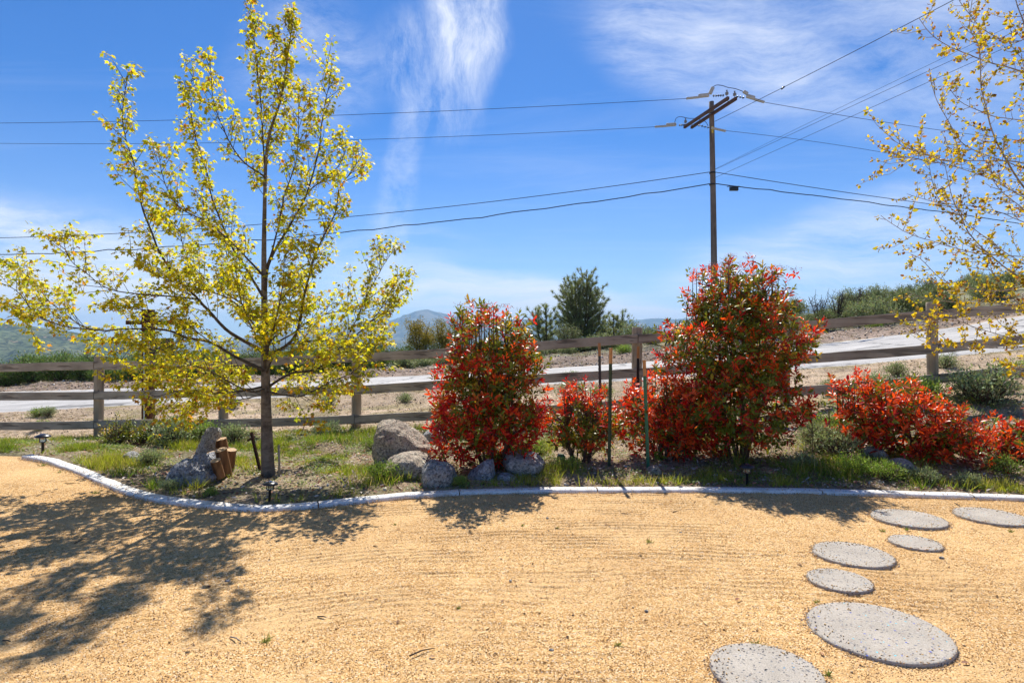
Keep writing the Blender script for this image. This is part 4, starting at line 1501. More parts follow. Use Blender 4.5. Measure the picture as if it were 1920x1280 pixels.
cover(1286, 185, 1334, 180, near.y, 1)
discs(1336, 180, 1358, 179, near.y, M_BLACK)
cover(1227, 238, 1272, 235, far.y, 1)
discs(1273, 235, 1288, 234, far.y, M_BLACK)
cover(1434, 192, 1396, 181, near.y, 1)
discs(1396, 184, 1380, 181, near.y, M_BLACK, 3)
cover(1361, 246, 1334, 240, far.y - 2.2, 1, hump=False)
discs(1336, 241, 1308, 235, far.y - 1.0, M_BLACK, 5)
bm = bmesh.new()
c = P(1334, 170, near.y) - Vector((PX, PY, pz))
box_bm(bm, c.x, c.y, c.z, 0.16, 0.13, 0.33, Matrix.Rotation(R(25), 4, 'Y'), 0.03)
bm_obj('arrester_cap', bm, M_COVER, pole)
bm = bmesh.new()
c = P(1398, 174, near.y) - Vector((PX, PY, pz))
box_bm(bm, c.x, c.y, c.z, 0.24, 0.12, 0.13, Matrix.Rotation(R(30), 4, 'Y'), 0.03)
bm_obj('arrester_cap', bm, M_COVER, pole)
o3 = Vector((PX, PY, pz))
for pl_ in ([(1335, 165), (1343, 160), (1355, 161), (1364, 164), (1380, 167), (1396, 173)], ):
    p3 = [tuple(P(a, b, near.y) - o3) for a, b in pl_]
    link('jumper_wire', tube_mesh('jumper_wire', [(resample(p3, 0.05), 0.014)], 6), pole, M_WIREP)
p3 = [tuple(P(a, b, far.y) - o3) for a, b in [(1265, 230), (1268, 222), (1276, 219), (1290, 222), (1305, 223), (1322, 228), (1328, 237)]]
link('jumper_wire', tube_mesh('jumper_wire', [(resample(p3, 0.05), 0.014)], 6), pole, M_WIREP)
# splice box
c = Vector(on_line(tz2, Rd, 1376, 352))
sp_ = thing('splice_box', c, 'small black splice box hanging on the thick cable beside the pole', 'splice box')
bm = bmesh.new()
box_bm(bm, 0, 0, -0.05, 0.42, 0.14, 0.20, None, 0.02)
bm_obj('box_body', bm, M_BLACK, sp_)
for s_ in (-0.26, 0.26):
    bm = bmesh.new()
    box_bm(bm, s_, 0, 0.06, 0.16, 0.03, 0.03, Matrix.Rotation(R(12 if s_ > 0 else -12), 4, 'Y'))
    bm_obj('hanger', bm, M_BLACK, sp_)

# ================================================================== sign post behind the maple
SY = 11.2
sb = P(278, 790, SY)
sb.z = gz(sb.x, SY)
sp = thing('sign_post', sb, 'dark brown timber sign post with an arm and hanging number plaque behind the maple', 'sign post')
topz = P(275, 580, SY).z
bm = bmesh.new()
H = topz - sb.z
box_bm(bm, 0, 0, H / 2 - 0.1, 0.175, 0.15, H + 0.2, None, 0.008)
bm_obj('post', bm, M_DARKWOOD, sp)
az = P(0, 605, SY).z - sb.z
bm = bmesh.new()
x0, x1 = P(245, 605, SY).x - sb.x, P(335, 605, SY).x - sb.x
box_bm(bm, (x0 + x1) / 2, -0.115, az, x1 - x0, 0.075, 0.075, None, 0.006)
bm_obj('sign_arm', bm, M_DARKWOOD, sp)
bm = bmesh.new()
xa, xb = P(286, 0, SY).x - sb.x, P(332, 0, SY).x - sb.x
za, zb = P(0, 634, SY).z - sb.z, P(0, 662, SY).z - sb.z
box_bm(bm, (xa + xb) / 2, -0.115, (za + zb) / 2, xb - xa, 0.02, za - zb, None, 0.003)
pq = bm_obj('number_plaque', bm, M_BLACK, sp)
for xx_ in (xa + 0.05, xb - 0.05):
    bm = bmesh.new()
    box_bm(bm, xx_, -0.115, (az - 0.055 + za) / 2, 0.008, 0.008, az - 0.055 - za)
    bm_obj('hanger', bm, M_BLACK, sp)
fc = bpy.data.curves.new('plaque_numbers', 'FONT')
fc.body = '665'
fc.size = 0.17
fc.extrude = 0.002
fc.align_x = 'CENTER'
fc.align_y = 'CENTER'
fo_ = bpy.data.objects.new('plaque_numbers', fc)
COL.objects.link(fo_)
dg = bpy.context.evaluated_depsgraph_get()
me_t = bpy.data.meshes.new_from_object(fo_.evaluated_get(dg))
bpy.data.objects.remove(fo_)
nt_ = link('plaque_numbers', me_t, pq, None)
me_t.materials.clear()
me_t.materials.append(M_WHITE)
nt_.location = (P(295, 0, SY).x - sb.x, -0.1285, (za + zb) / 2 + 0.01)
nt_.rotation_euler = (R(90), 0, 0)
mk = P(270, 726, 11.05)
o = link('marker_rod', tube_mesh('marker_rod', [([(0, 0, -0.1), (0, 0, P(270, 622, 11.05).z - gz(mk.x, 11.05))], 0.011)]), None, M_PALEBLUE)
o.location = (mk.x, 11.05, gz(mk.x, 11.05))
tag(o, 'thin pale blue marker rod standing against the dark sign post', 'marker rod')

# ================================================================== foliage
LEAF_V = [(0, 0, 0), (-.17, .32, .05), (0, .36, 0), (.17, .32, .05), (-.15, .68, .03), (0, .72, -.03), (.15, .68, .03), (0, 1, -.12)]
LEAF_F = [[(0, 2, 1), (0, 3, 2), (4, 5, 7), (5, 6, 7)], [(1, 2, 5, 4), (2, 3, 6, 5)]]
MAPLE_V = [(0, .30, 0.0), (0, 0, -.02), (-.30, .10, -.05), (-.20, .25, .02), (-.52, .50, -.08), (-.18, .55, .02), (0, 1.0, -.14), (.18, .55, .02), (.52, .50, -.08), (.20, .25, .02), (.30, .10, -.05)]
MAPLE_F = [[(0, i, i + 1 if i < 10 else 1)[::-1] for i in range(1, 11)]]
BLADE_V = [(-.5, 0, 0), (.5, 0, 0), (.3, .55, .04), (-.3, .55, .04), (0, 1, .16)]
BLADE_F = [[(3, 2, 4)], [(0, 1, 2, 3)]]
BIT_V = [(-.5, 0, 0), (.5, 0, 0), (.35, 1, .1), (-.35, 1, .1)]
BIT_F = [[(0, 1, 2, 3)]]


def unit(v):
    return v / (np.linalg.norm(v, axis=-1, keepdims=True) + 1e-9)


def vary(base, n, amt=0.18):
    base = np.asarray(base, float)
    return np.clip(base * (1 + amt * RNG.normal(size=(n, 1)) + 0.06 * RNG.normal(size=(n, 3))), 0.002, 1)


def leaf_objects(root, name, tv, tf, pos, rot, scale, col, mat, nbuckets=8):
    """individual leaf children that share a few meshes (by colour)"""
    n = len(pos)
    key = col[:, 0] - col[:, 1] + 0.2 * col[:, 2]
    order = np.argsort(key)
    bucket = np.zeros(n, int)
    bucket[order] = (np.arange(n) * nbuckets) // max(1, n)
    meshes = []
    for b in range(nbuckets):
        sel = bucket == b
        c = col[sel].mean(0) if sel.any() else np.array([.2, .2, .05])
        me = np_mesh(name, np.array(tv), [np.array(f) for f in tf], np.repeat(c[None], len(tv), 0))
        me.materials.append(mat)
        meshes.append(me)
    for i in range(n):
        o = bpy.data.objects.new(name, meshes[bucket[i]])
        s = scale[i]
        m = np.eye(4)
        m[:3, :3] = rot[i] * s[None, :]
        m[:3, 3] = pos[i]
        COL.objects.link(o)
        o.parent = root
        o.matrix_local = Matrix(m.tolist())


def photinia(loc, ells, label, sprigs, red_fn, leaf_len=0.085, spikes=0, spike_z=0.0, seed=1, stems=9, flower=0.0, nobj=300, name='photinia_shrub', spike_on=-1, k=1.0):
    """ells: (cx,cy,cz,rx,ry,rz) in world units; red_fn(p) -> weights of the palette"""
    global RNG
    RNG = np.random.default_rng(seed)
    loc = (loc[0] * k, loc[1] * k)
    ells = [(e[0] * k, e[1] * k, EYE + (e[2] - EYE) * k, e[3] * k, e[4] * k, e[5] * k) for e in ells]
    base = np.array([loc[0], loc[1], gz(loc[0], loc[1])])
    root = thing(name, tuple(base), label, 'shrub')
    vol = np.array([e[3] * e[4] * e[5] for e in ells]) ** (2 / 3)
    P0, D0 = [], []
    for e, share in zip(ells, vol / vol.sum()):
        n = int(sprigs * share)
        d = unit(RNG.normal(size=(n, 3)))
        rad = RNG.random(n) ** 0.33
        rad = np.where(RNG.random(n) < 0.62, 0.80 + 0.26 * RNG.random(n), rad)
        lump = 0.95 + 0.26 * np.sin(d[:, 0] * 5 + seed) * np.cos(d[:, 2] * 6 + seed * 2) + 0.14 * np.sin(d[:, 1] * 9 + d[:, 0] * 8)
        p = d * rad[:, None] * lump[:, None] * np.array(e[3:6]) + np.array(e[:3])
        P0.append(p)
        D0.append(unit(d * 0.9 + np.array([0, 0, 0.75]) + 0.45 * RNG.normal(size=(n, 3))))
    p, d = np.concatenate(P0), np.concatenate(D0)
    # loose shoots that break the outline
    ns_ = max(14, sprigs // 16)
    ki = RNG.choice(len(ells), ns_, p=vol / vol.sum())
    E_ = np.array(ells)[ki]
    sd_ = unit(RNG.normal(size=(ns_, 3)) + np.array([0, 0, 0.5]))
    s0_ = E_[:, :3] + sd_ * E_[:, 3:6] * 0.98
    so_ = unit(sd_ * 0.7 + np.array([0, 0, 0.9]) + 0.3 * RNG.normal(size=(ns_, 3)))
    sl_ = 0.06 + 0.17 * RNG.random(ns_)
    shoots = []
    for k in range(ns_):
        mm = max(2, int(sl_[k] / 0.05))
        q_ = s0_[k] + so_[k] * sl_[k] * np.linspace(0.2, 1, mm)[:, None]
        p = np.concatenate([p, q_])
        d = np.concatenate([d, np.repeat(so_[k:k + 1], mm, 0)])
        shoots.append((np.array([s0_[k] - so_[k] * 0.15 - base, q_[-1] - base]), [0.005, 0.0025]))
    if spikes:
        n = spikes
        e = ells[spike_on]
        a = RNG.random(n) * 2 * np.pi
        q_ = np.stack([e[0] + e[3] * 1.05 * np.cos(a) * RNG.random(n) ** .5, e[1] + e[4] * .8 * np.sin(a), np.full(n, e[2] + e[5] * 0.75)], 1)
        hh_ = spike_z * (0.3 + 0.7 * RNG.random(n)) * (1 - 0.5 * np.abs(q_[:, 0] - e[0]) / e[3])
        sp_pts = []
        for k in range(n):
            m_ = max(2, int(hh_[k] / 0.055))
            lean = RNG.normal(size=2) * 0.08
            for j in range(m_):
                s = (j + 1) / m_
                sp_pts.append((q_[k, 0] + lean[0] * s, q_[k, 1] + lean[1] * s, q_[k, 2] + hh_[k] * s))
        sp_pts = np.array(sp_pts)
        p = np.concatenate([p, sp_pts])
        d = np.concatenate([d, unit(np.array([0, 0, 1.0]) + 0.35 * RNG.normal(size=(len(sp_pts), 3)))])
        spikes_pl = [([(q_[k, 0] - base[0], q_[k, 1] - base[1], q_[k, 2] - 0.25 - base[2]), (q_[k, 0] - base[0], q_[k, 1] - base[1], q_[k, 2] + hh_[k] - base[2])], [0.006, 0.003]) for k in range(n)]
    else:
        spikes_pl = []
    gzp = ground_h(p[:, 0], p[:, 1])
    ok_ = p[:, 2] > gzp + 0.06
    p, d = p[ok_], d[ok_]
    # whorls of leaves round each sprig
    n = len(p)
    k_ = 8
    pp = np.repeat(p, k_, 0)
    dd = np.repeat(d, k_, 0)
    j = np.tile(np.arange(k_), n)
    ph = j * 2.4 + np.repeat(RNG.random(n) * 6.28, k_)
    ref = unit(np.cross(dd, np.array([0.3, 0.2, 1.0])))
    ref2 = np.cross(dd, ref)
    rad_dir = np.cos(ph)[:, None] * ref + np.sin(ph)[:, None] * ref2
    s = j / (k_ - 1)
    open_ = 1.25 - 0.85 * s + 0.15 * RNG.normal(size=len(s))
    ax = unit(dd * np.cos(open_)[:, None] + rad_dir * np.sin(open_)[:, None] + np.array([0, 0, -0.12]))
    pp = pp + dd * (s[:, None] - 0.5) * 0.075 + rad_dir * 0.006
    L_ = leaf_len * (1.0 - 0.40 * s) * (0.60 + 0.65 * RNG.random(len(s)))
    rot = frames(ax, dd + 0.3 * RNG.normal(size=dd.shape))
    sc_ = np.stack([L_ * (0.85 + 0.3 * RNG.random(len(s))), L_, L_], 1)
    w = np.array([red_fn(q_) for q_ in p])
    # new red growth sits outside, older green leaves inside
    rr_ = np.min([np.linalg.norm((p - np.array(e[:3])) / np.array(e[3:6]), axis=1) for e in ells], axis=0)
    inner = np.clip((0.98 - rr_) / 0.3, 0, 1)[:, None]
    w = w * (1 - inner * np.array([[0.35, 0.60, 0.0, -0.7, 0.2]]))
    w = w / w.sum(1, keepdims=True)
    u = RNG.random(n)
    ci_ = (u[:, None] > np.cumsum(w, 1)).sum(1).clip(0, 4)
    pal_ = np.array([[0.55, 0.022, 0.018], [0.76, 0.115, 0.020], [0.30, 0.020, 0.020], [0.15, 0.22, 0.024], [0.46, 0.40, 0.04]])
    cl_ = np.repeat(ci_, k_)
    flip = RNG.random(len(cl_)) < 0.14
    cl_ = np.where(flip & (cl_ < 3), 1, np.where(flip & (cl_ >= 3), 3, cl_))
    # older leaves low on a red sprig are green
    old = (j < 2) & (RNG.random(len(j)) < 0.30)
    cl_ = np.where(old, 3, cl_)
    cc = np.clip(pal_[cl_] * (1 + 0.25 * RNG.normal(size=(len(cl_), 1))), 0.004, 0.8)
    pl_ = pp - base
    # the outermost front leaves become single objects
    mid = np.mean([e[:3] for e in ells], 0)
    score = -(pp[:, 1] - mid[1]) + 0.25 * RNG.random(len(pp)) + 0.8 * L_
    pick = np.argsort(-score)[:nobj]
    mask = np.ones(len(pp), bool)
    mask[pick] = False
    leaf_objects(root, 'leaf', LEAF_V, LEAF_F, pl_[pick], rot[pick], sc_[pick], cc[pick], M_PHOTINIA)
    v, f, c = batch(LEAF_V, LEAF_F, pl_[mask], rot[mask], sc_[mask], cc[mask])
    link('foliage', np_mesh('foliage', v, f, c, smooth=True), root, M_PHOTINIA, 'stuff')
    # stems
    pl = list(spikes_pl) + shoots
    sel = RNG.permutation(n)[: min(n, 170)]
    mains = []
    for k in range(stems):
        a = k / stems * 6.28 + RNG.random()
        r0 = 0.05 + 0.08 * RNG.random()
        e = ells[k % len(ells)]
        end = np.array(e[:3]) + np.array([math.cos(a) * e[3] * .5, math.sin(a) * e[4] * .5, e[5] * 0.5])
        st_ = base + np.array([math.cos(a) * r0, math.sin(a) * r0, -0.05])
        c1 = st_ * 0.6 + end * 0.4 + np.array([math.cos(a) * .06, math.sin(a) * .06, 0.05])
        m_ = resample([st_ - base, c1 - base, end - base], 0.08)
        mains.append(m_)
        pl.append((m_, np.linspace(0.016, 0.006, len(m_))))
    for k in sel:
        tgt = p[k] - base
        best = min(mains, key=lambda m_: np.min(np.linalg.norm(m_ - tgt, axis=1)))
        i_ = max(0, int(np.argmin(np.linalg.norm(best - tgt, axis=1))) - 2)
        a0 = best[i_]
        mdl = (a0 + tgt) / 2 + RNG.normal(size=3) * 0.02
        pl.append((np.array([a0, mdl, tgt]), [0.006, 0.004, 0.0025]))
    link('stems', tube_mesh('stems', pl, 6), root, M_STEM)
    if flower:
        # flat heads of tiny pinkish buds near the crown
        ell = ells[-1]
        m_ = int(flower)
        idx = np.argsort(-(p[:, 2] + 0.35 * RNG.random(n)))[:m_]
        fp, fcx = [], []
        for q_ in p[idx] - base:
            k2 = 26
            dd_ = RNG.normal(size=(k2, 3)) * np.array([0.038, 0.038, 0.014]) + np.array([0, 0, 0.06])
            fp.append(q_ + dd_)
        fp = np.concatenate(fp)
        v, f, c = batch(OCT, OCTF, fp, rand_rot(len(fp)), np.full(len(fp), 0.0052), vary((0.42, 0.16, 0.13), len(fp), 0.25))
        link('flower_heads', np_mesh('flower_heads', v, f, c), root, M_VC, 'stuff')
    return root


def w_tall(q):
    z = q[2]
    t = np.clip((z - 0.45) / 0.6, 0, 1)
    lft = np.clip((-0.5 - q[0]) / 0.3, 0, 1)
    return [0.58 - 0.42 * t + 0.3 * lft, 0.16 + 0.16 * t + 0.1 * lft, 0.18 * (1 - t), 0.12 + 0.42 * t * (1 - lft), 0.03 + 0.26 * t * (1 - lft)]


def w_big(q):
    t = np.clip((q[2] - 0.7) / 0.9, 0, 1)
    return [0.26 - 0.10 * t, 0.16 + 0.18 * t, 0.13 * (1 - t), 0.38 + 0.05 * t, 0.05 + 0.14 * t]


def w_orange(q):
    t = np.clip((q[2] - 0.35) / 0.5, 0, 1)
    return [0.16, 0.42 + 0.40 * t, 0.20 * (1 - t), 0.12, 0.02]


def w_small(q):
    t = np.clip((q[2] - 0.45) / 0.35, 0, 1)
    return [0.30 + .2 * t, 0.20 + 0.2 * t, 0.05, 0.30 * (1 - t) + .05, 0.16 * (1 - t)]


def w_green(q):
    return [0.0, 0.01, 0.01, 0.72, 0.26]


photinia((-0.24, 6.55), [(-0.30, 6.55, 0.42, 0.60, 0.46, 0.42), (-0.26, 6.55, 0.80, 0.60, 0.48, 0.50), (-0.25, 6.6, 1.22, 0.46, 0.42, 0.42)],
         'tall narrow red-leaved shrub behind the boulders, first from the maple', 1250, w_tall, 0.086, 18, 0.32, 11, flower=12, k=0.955)
photinia((0.82, 6.95), [(0.82, 6.95, 0.42, 0.42, 0.34, 0.32)], 'small low red-leaved shrub between the tall narrow one and the orange one', 300, w_small, 0.080, 9, 0.26, 12, 6, flower=7, k=0.95)
photinia((1.80, 6.85), [(1.72, 6.85, 0.50, 0.50, 0.34, 0.46), (2.05, 6.85, 0.42, 0.42, 0.34, 0.36)], 'rounded orange-red shrub behind the bright green stake', 720, w_orange, 0.083, 14, 0.18, 13, k=0.985)
photinia((2.78, 7.15), [(2.74, 7.05, 0.66, 0.76, 0.60, 0.60), (2.76, 7.15, 1.35, 0.86, 0.66, 0.62), (2.78, 7.2, 1.82, 0.56, 0.46, 0.40)],
         'largest red and green shrub, rising in front of the utility pole', 2300, w_big, 0.083, 20, 0.34, 14, 12, flower=44, k=0.94)
photinia((4.45, 6.45), [(3.98, 6.55, 0.56, 0.34, 0.32, 0.36), (4.38, 6.40, 0.44, 0.45, 0.44, 0.38), (4.70, 6.25, 0.25, 0.36, 0.36, 0.27)],
         'wide low orange-red shrub behind the two grey rocks at the right', 860, w_orange, 0.085, 12, 0.26, 15, spike_on=0)
photinia((5.55, 6.45), [(5.74, 6.45, 0.27, 0.36, 0.38, 0.20)], 'low red shrub at the right edge of the view', 300, w_orange, 0.082, 5, 0.15, 16, 6)
photinia((-5.40, 8.3), [(-5.40, 8.3, 0.02, 0.34, 0.28, 0.20)], 'small dark green bush with yellowish tips left of the grey rock', 260, w_green, 0.055, 5, 0.16, 17, 6, name='green_bush', nobj=120)


# ------------------------------------------------------------------ maple
def maple():
    global RNG
    RNG = np.random.default_rng(99)
    Yt = 6.08
    bx = (505 - 960) / FPX * Yt
    base = np.array([bx, Yt, gz(bx, Yt) - 0.05])
    root = thing('maple_tree', tuple(base), 'young maple with yellow-green spring leaves in front of the fence', 'tree')

    def tr(pts_px, dy0, dy1, pw=1.0):
        out = []
        n = len(pts_px)
        for i, (x, y) in enumerate(pts_px):
            s = (i / (n - 1)) ** pw
            Yp = Yt + dy0 + (dy1 - dy0) * s
            out.append(tuple(P(x, y, Yp)))
        return np.array(out)

    trunk = tr([(504, 905), (502, 870), (499, 760), (497, 640), (495, 500), (496, 400), (499, 297), (507, 245), (525, 192), (536, 131), (545, 66), (550, 36)], 0, 0.1)
    mains = [
        (tr([(497, 330), (492, 240), (488, 184), (482, 131), (474, 60), (468, 5), (466, -14)], 0.05, -0.15), 0.016, 'leader'),
        (tr([(496, 545), (507, 486), (547, 416), (577, 359), (599, 271), (608, 197), (617, 150), (606, 114)], 0, 0.5), 0.030, 'up'),
        (tr([(577, 359), (612, 332), (638, 308), (650, 270)], 0.3, 0.5), 0.012, 'up'),
        (tr([(502, 500), (520, 430), (534, 363), (556, 297), (560, 215), (562, 162)], 0, -0.35), 0.018, 'up'),
        (tr([(500, 668), (540, 645), (557, 619), (569, 560), (590, 481), (626, 402), (636, 360), (656, 324), (680, 288)], 0, -0.6), 0.030, 'up'),
        (tr([(498, 728), (545, 700), (593, 691), (643, 648), (702, 596), (728, 553), (757, 512)], 0, 0.4), 0.024, 'side'),
        (tr([(643, 648), (668, 600), (690, 550), (712, 510), (738, 468)], 0.25, 0.5), 0.012, 'side'),
        (tr([(500, 735), (560, 742), (620, 715), (670, 690), (712, 640), (722, 618)], 0, -0.7), 0.018, 'low'),
        (tr([(500, 650), (545, 628), (577, 602), (630, 584), (690, 582), (742, 560)], 0, 0.9), 0.018, 'side'),
        (tr([(496, 560), (472, 520), (437, 464), (402, 385), (385, 315), (367, 258), (354, 188), (364, 136)], 0, 0.35), 0.026, 'up'),
        (tr([(497, 332), (455, 302), (422, 249), (400, 184), (394, 109)], 0, -0.3), 0.016, 'up'),
        (tr([(496, 520), (450, 470), (394, 420), (332, 385), (306, 332), (297, 280)], 0, -0.55), 0.020, 'up'),
        (tr([(497, 661), (433, 625), (400, 592), (367, 556), (315, 499), (284, 433), (267, 385), (249, 306), (232, 236), (230, 197), (240, 136)], 0, -0.3, 0.8), 0.034, 'up'),
        (tr([(367, 560), (289, 553), (210, 543), (162, 512), (131, 486), (114, 436)], -0.1, -0.6), 0.016, 'side'),
        (tr([(498, 695), (441, 668), (394, 642), (348, 632), (312, 619), (240, 617), (184, 619), (141, 602), (92, 563), (55, 520), (10, 485)], 0, 0.25), 0.032, 'side'),
        (tr([(92, 563), (60, 580), (40, 600)], 0.2, 0.1), 0.008, 'side'),
        (tr([(184, 619), (120, 612), (70, 590), (30, 545), (-30, 520)], 0.1, -0.3), 0.012, 'side'),
        (tr([(497, 725), (440, 735), (394, 735), (341, 735), (290, 722), (240, 700)], 0, -0.4), 0.018, 'low'),
        (tr([(498, 738), (450, 750), (380, 760), (330, 765)], 0, 0.6), 0.012, 'low'),
        (tr([(497, 690), (440, 685), (390, 700), (320, 705), (285, 690)], 0, 0.9), 0.016, 'low'),
        (tr([(496, 600), (440, 560), (380, 520), (350, 480), (335, 430), (300, 400)], 0, 0.8), 0.020, 'up'),
        (tr([(497, 640), (470, 600), (430, 560), (370, 540), (300, 520), (235, 470)], 0, -0.9), 0.020, 'up'),
        (tr([(498, 700), (520, 660), (560, 640), (620, 640), (680, 660)], 0, -0.8), 0.016, 'side'),
        (tr([(498, 690), (490, 650), (470, 610), (450, 560), (440, 500)], 0, -0.8), 0.022, 'up'),
        (tr([(498, 680), (505, 640), (520, 590), (530, 530), (535, 470)], 0, -0.8), 0.020, 'up'),
        (tr([(498, 670), (510, 620), (540, 570), (570, 520), (600, 470)], 0, 1.3), 0.020, 'up'),
        (tr([(498, 650), (480, 600), (455, 550), (430, 500), (420, 440)], 0, 1.3), 0.020, 'up'),
        (tr([(498, 730), (470, 735), (430, 715), (380, 690), (300, 670)], 0, -0.9), 0.018, 'low'),
        (tr([(498, 735), (540, 740), (600, 725), (650, 720)], 0, 1.1), 0.014, 'low'),
        (tr([(394, 642), (340, 600), (290, 592), (250, 572)], 0.1, -0.1), 0.010, 'side'),
        (tr([(348, 632), (300, 655), (262, 650), (225, 640)], 0.1, -0.2), 0.010, 'low'),
        (tr([(545, 66), (540, 40), (548, 20)], 0.1, 0.1), 0.006, 'leader'),
        (tr([(525, 192), (510, 130), (520, 90), (512, 60)], 0.1, 0.0), 0.007, 'leader'),
    ]
    tk = resample(trunk, 0.08)
    zr = np.clip((tk[:, 2] - tk[0, 2]) / (tk[-1, 2] - tk[0, 2]), 0, 1)
    trad = np.interp(zr, [0, 0.03, 0.17, 0.31, 0.47, 0.58, 0.7, 0.85, 1], [0.080, 0.066, 0.049, 0.036, 0.026, 0.020, 0.015, 0.010, 0.004])
    link('trunk', tube_mesh('trunk', [(tk - base, trad)], 16), root, M_BARK)
    allp = []
    tw_pl, cl_p, cl_d, cl_k = [], [], [], []
    up = np.array([0, 0, 1.0])

    def grow(m, r0, kind, r_end=0.0035):
        m = resample(m, 0.05)
        m = m + 0.012 * np.stack([fbm(np.arange(len(m)) * .25, np.full(len(m), r0 * 999 + i_), 3, 3 + i_) for i_ in range(3)], 1)
        rad = 0.66 * (r0 + (r_end - r0) * np.linspace(0, 1, len(m)) ** 0.6)
        return m, rad

    branch_pl = []
    mains2 = [(tk[int(len(tk) * 0.55):], 0.02, 'leader')]
    for m, r0, kind in mains:
        m_, rad = grow(m, r0, kind)
        branch_pl.append((m_ - base, rad))
        mains2.append((m_, r0, kind))
    for m_, r0, kind in mains2:
        seg = np.linalg.norm(np.diff(m_, axis=0), axis=1)
        tot = seg.sum()
        s0 = 0.16 if tot > 0.8 else 0.05
        nt = int(tot / 0.062)
        for k in range(nt):
            s = s0 + (1 - s0) * (k + RNG.random()) / nt
            i_ = min(len(m_) - 2, int(s * (len(m_) - 1)))
            tdir = unit(m_[i_ + 1] - m_[max(0, i_ - 1)])
            rnd = RNG.normal(size=3)
            rnd -= tdir * rnd.dot(tdir)
            rnd = unit(rnd)
            ln = (0.14 + 0.42 * RNG.random() ** 1.3) * (1.15 - 0.55 * s) * (1.15 if kind in ('side', 'low') else 0.9)
            if kind == 'leader':
                ln *= 0.75
            d0 = unit(tdir * 0.75 + rnd * 0.8 + up * (0.35 if kind != 'low' else 0.05))
            q0 = m_[i_]
            q1 = q0 + d0 * ln * 0.55
            d1 = unit(d0 + up * 0.35 + 0.25 * RNG.normal(size=3))
            q2 = q1 + d1 * ln * 0.45
            tw = np.array([q0, (q0 + q1) / 2, q1, q2])
            tw_pl.append((tw - base, [0.0036, 0.0030, 0.0024, 0.0014]))
            npt = max(1, int(ln / 0.075))
            for jx in range(npt + 1):
                a = 0.45 + 0.55 * jx / npt
                pos = q0 + (q1 - q0) * min(1, a / 0.55) if a < 0.55 else q1 + (q2 - q1) * (a - 0.55) / 0.45
                cl_p.append(pos + RNG.normal(size=3) * 0.012)
                cl_d.append(d1)
                cl_k.append(pos[2])
            if RNG.random() < 0.5:
                dd = unit(d0 * 0.5 + unit(RNG.normal(size=3)) * 0.9 + up * 0.2)
                q3 = q1 + dd * ln * 0.45
                tw_pl.append((np.array([q1, q3]) - base, [0.0028, 0.0016]))
                cl_p += [q3, (q1 + q3) / 2]
                cl_d += [dd, dd]
                cl_k += [q3[2], q3[2]]
        for e in range(3):
            cl_p.append(m_[-1] + RNG.normal(size=3) * 0.02)
            cl_d.append(unit(m_[-1] - m_[-3]))
            cl_k.append(m_[-1][2])
    link('branches', tube_mesh('branches', branch_pl, 8), root, M_TWIG)
    link('twigs', tube_mesh('twigs', tw_pl, 4), root, M_TWIG, 'stuff')
    cp, cd = np.array(cl_p), np.array(cl_d)
    n = len(cp)
    k_ = 6
    pp = np.repeat(cp, k_, 0)
    dd = np.repeat(cd, k_, 0)
    out = unit(RNG.normal(size=pp.shape) * np.array([1, 1, 0.45]))
    petl = 0.018 + 0.022 * RNG.random((len(pp), 1))
    lp = pp + out * petl * 1.4
    ax = unit(out * 0.75 + dd * 0.25 + np.array([0, 0, -0.55]) + 0.25 * RNG.normal(size=pp.shape))
    rot = frames(ax, np.array([0, 0, 1.0]) + 0.5 * RNG.normal(size=pp.shape))
    L_ = 0.028 + 0.029 * RNG.random(len(pp))
    low = np.clip((1.25 - pp[:, 2]) / 0.6, 0, 1)
    u = RNG.random(len(pp))
    colr = np.where((u < 0.25 + 0.2 * low)[:, None], [[0.58, 0.47, 0.025]], [[0.45, 0.43, 0.03]])
    colr = np.where((u > 0.84)[:, None], [[0.26, 0.32, 0.03]], colr)
    colr = np.where((RNG.random(len(pp)) < 0.04 + 0.20 * low)[:, None], [[0.42, 0.19, 0.03]], colr)
    colr = colr * (1 + 0.16 * RNG.normal(size=(len(pp), 1)))
    sc_ = np.stack([L_ * 1.05, L_, L_], 1)
    pick = np.argsort(-(L_ - 0.02 * (pp[:, 1] - Yt) + 0.01 * RNG.random(len(pp))))[:300]
    mask = np.ones(len(pp), bool)
    mask[pick] = False
    leaf_objects(root, 'leaf', MAPLE_V, MAPLE_F, (lp - base)[pick], rot[pick], sc_[pick], colr[pick].clip(.005), M_MAPLE)
    v1_ = batch(MAPLE_V, MAPLE_F, (lp - base)[mask], rot[mask], sc_[mask], colr[mask].clip(.005))
    # hanging catkins
    m_ = RNG.random(n) < 0.42
    hp = cp[m_] - base + RNG.normal(size=(m_.sum(), 3)) * 0.015
    hd = np.tile(np.array([[0, 0, -1.0]]), (len(hp), 1)) + 0.18 * RNG.normal(size=(len(hp), 3))
    v2_ = batch(BLADE_V, BLADE_F, hp, frames(hd, RNG.normal(size=hp.shape)), np.stack([np.full(len(hp), .007), 0.035 + .03 * RNG.random(len(hp)), np.full(len(hp), .01)], 1),
                vary((0.30, 0.17, 0.05), len(hp), .3))
    v, f, c = merge([v1_, v2_])
    link('crown', np_mesh('crown', v, f, c), root, M_MAPLE, 'stuff')
    print('maple leaves', len(pp))


maple()


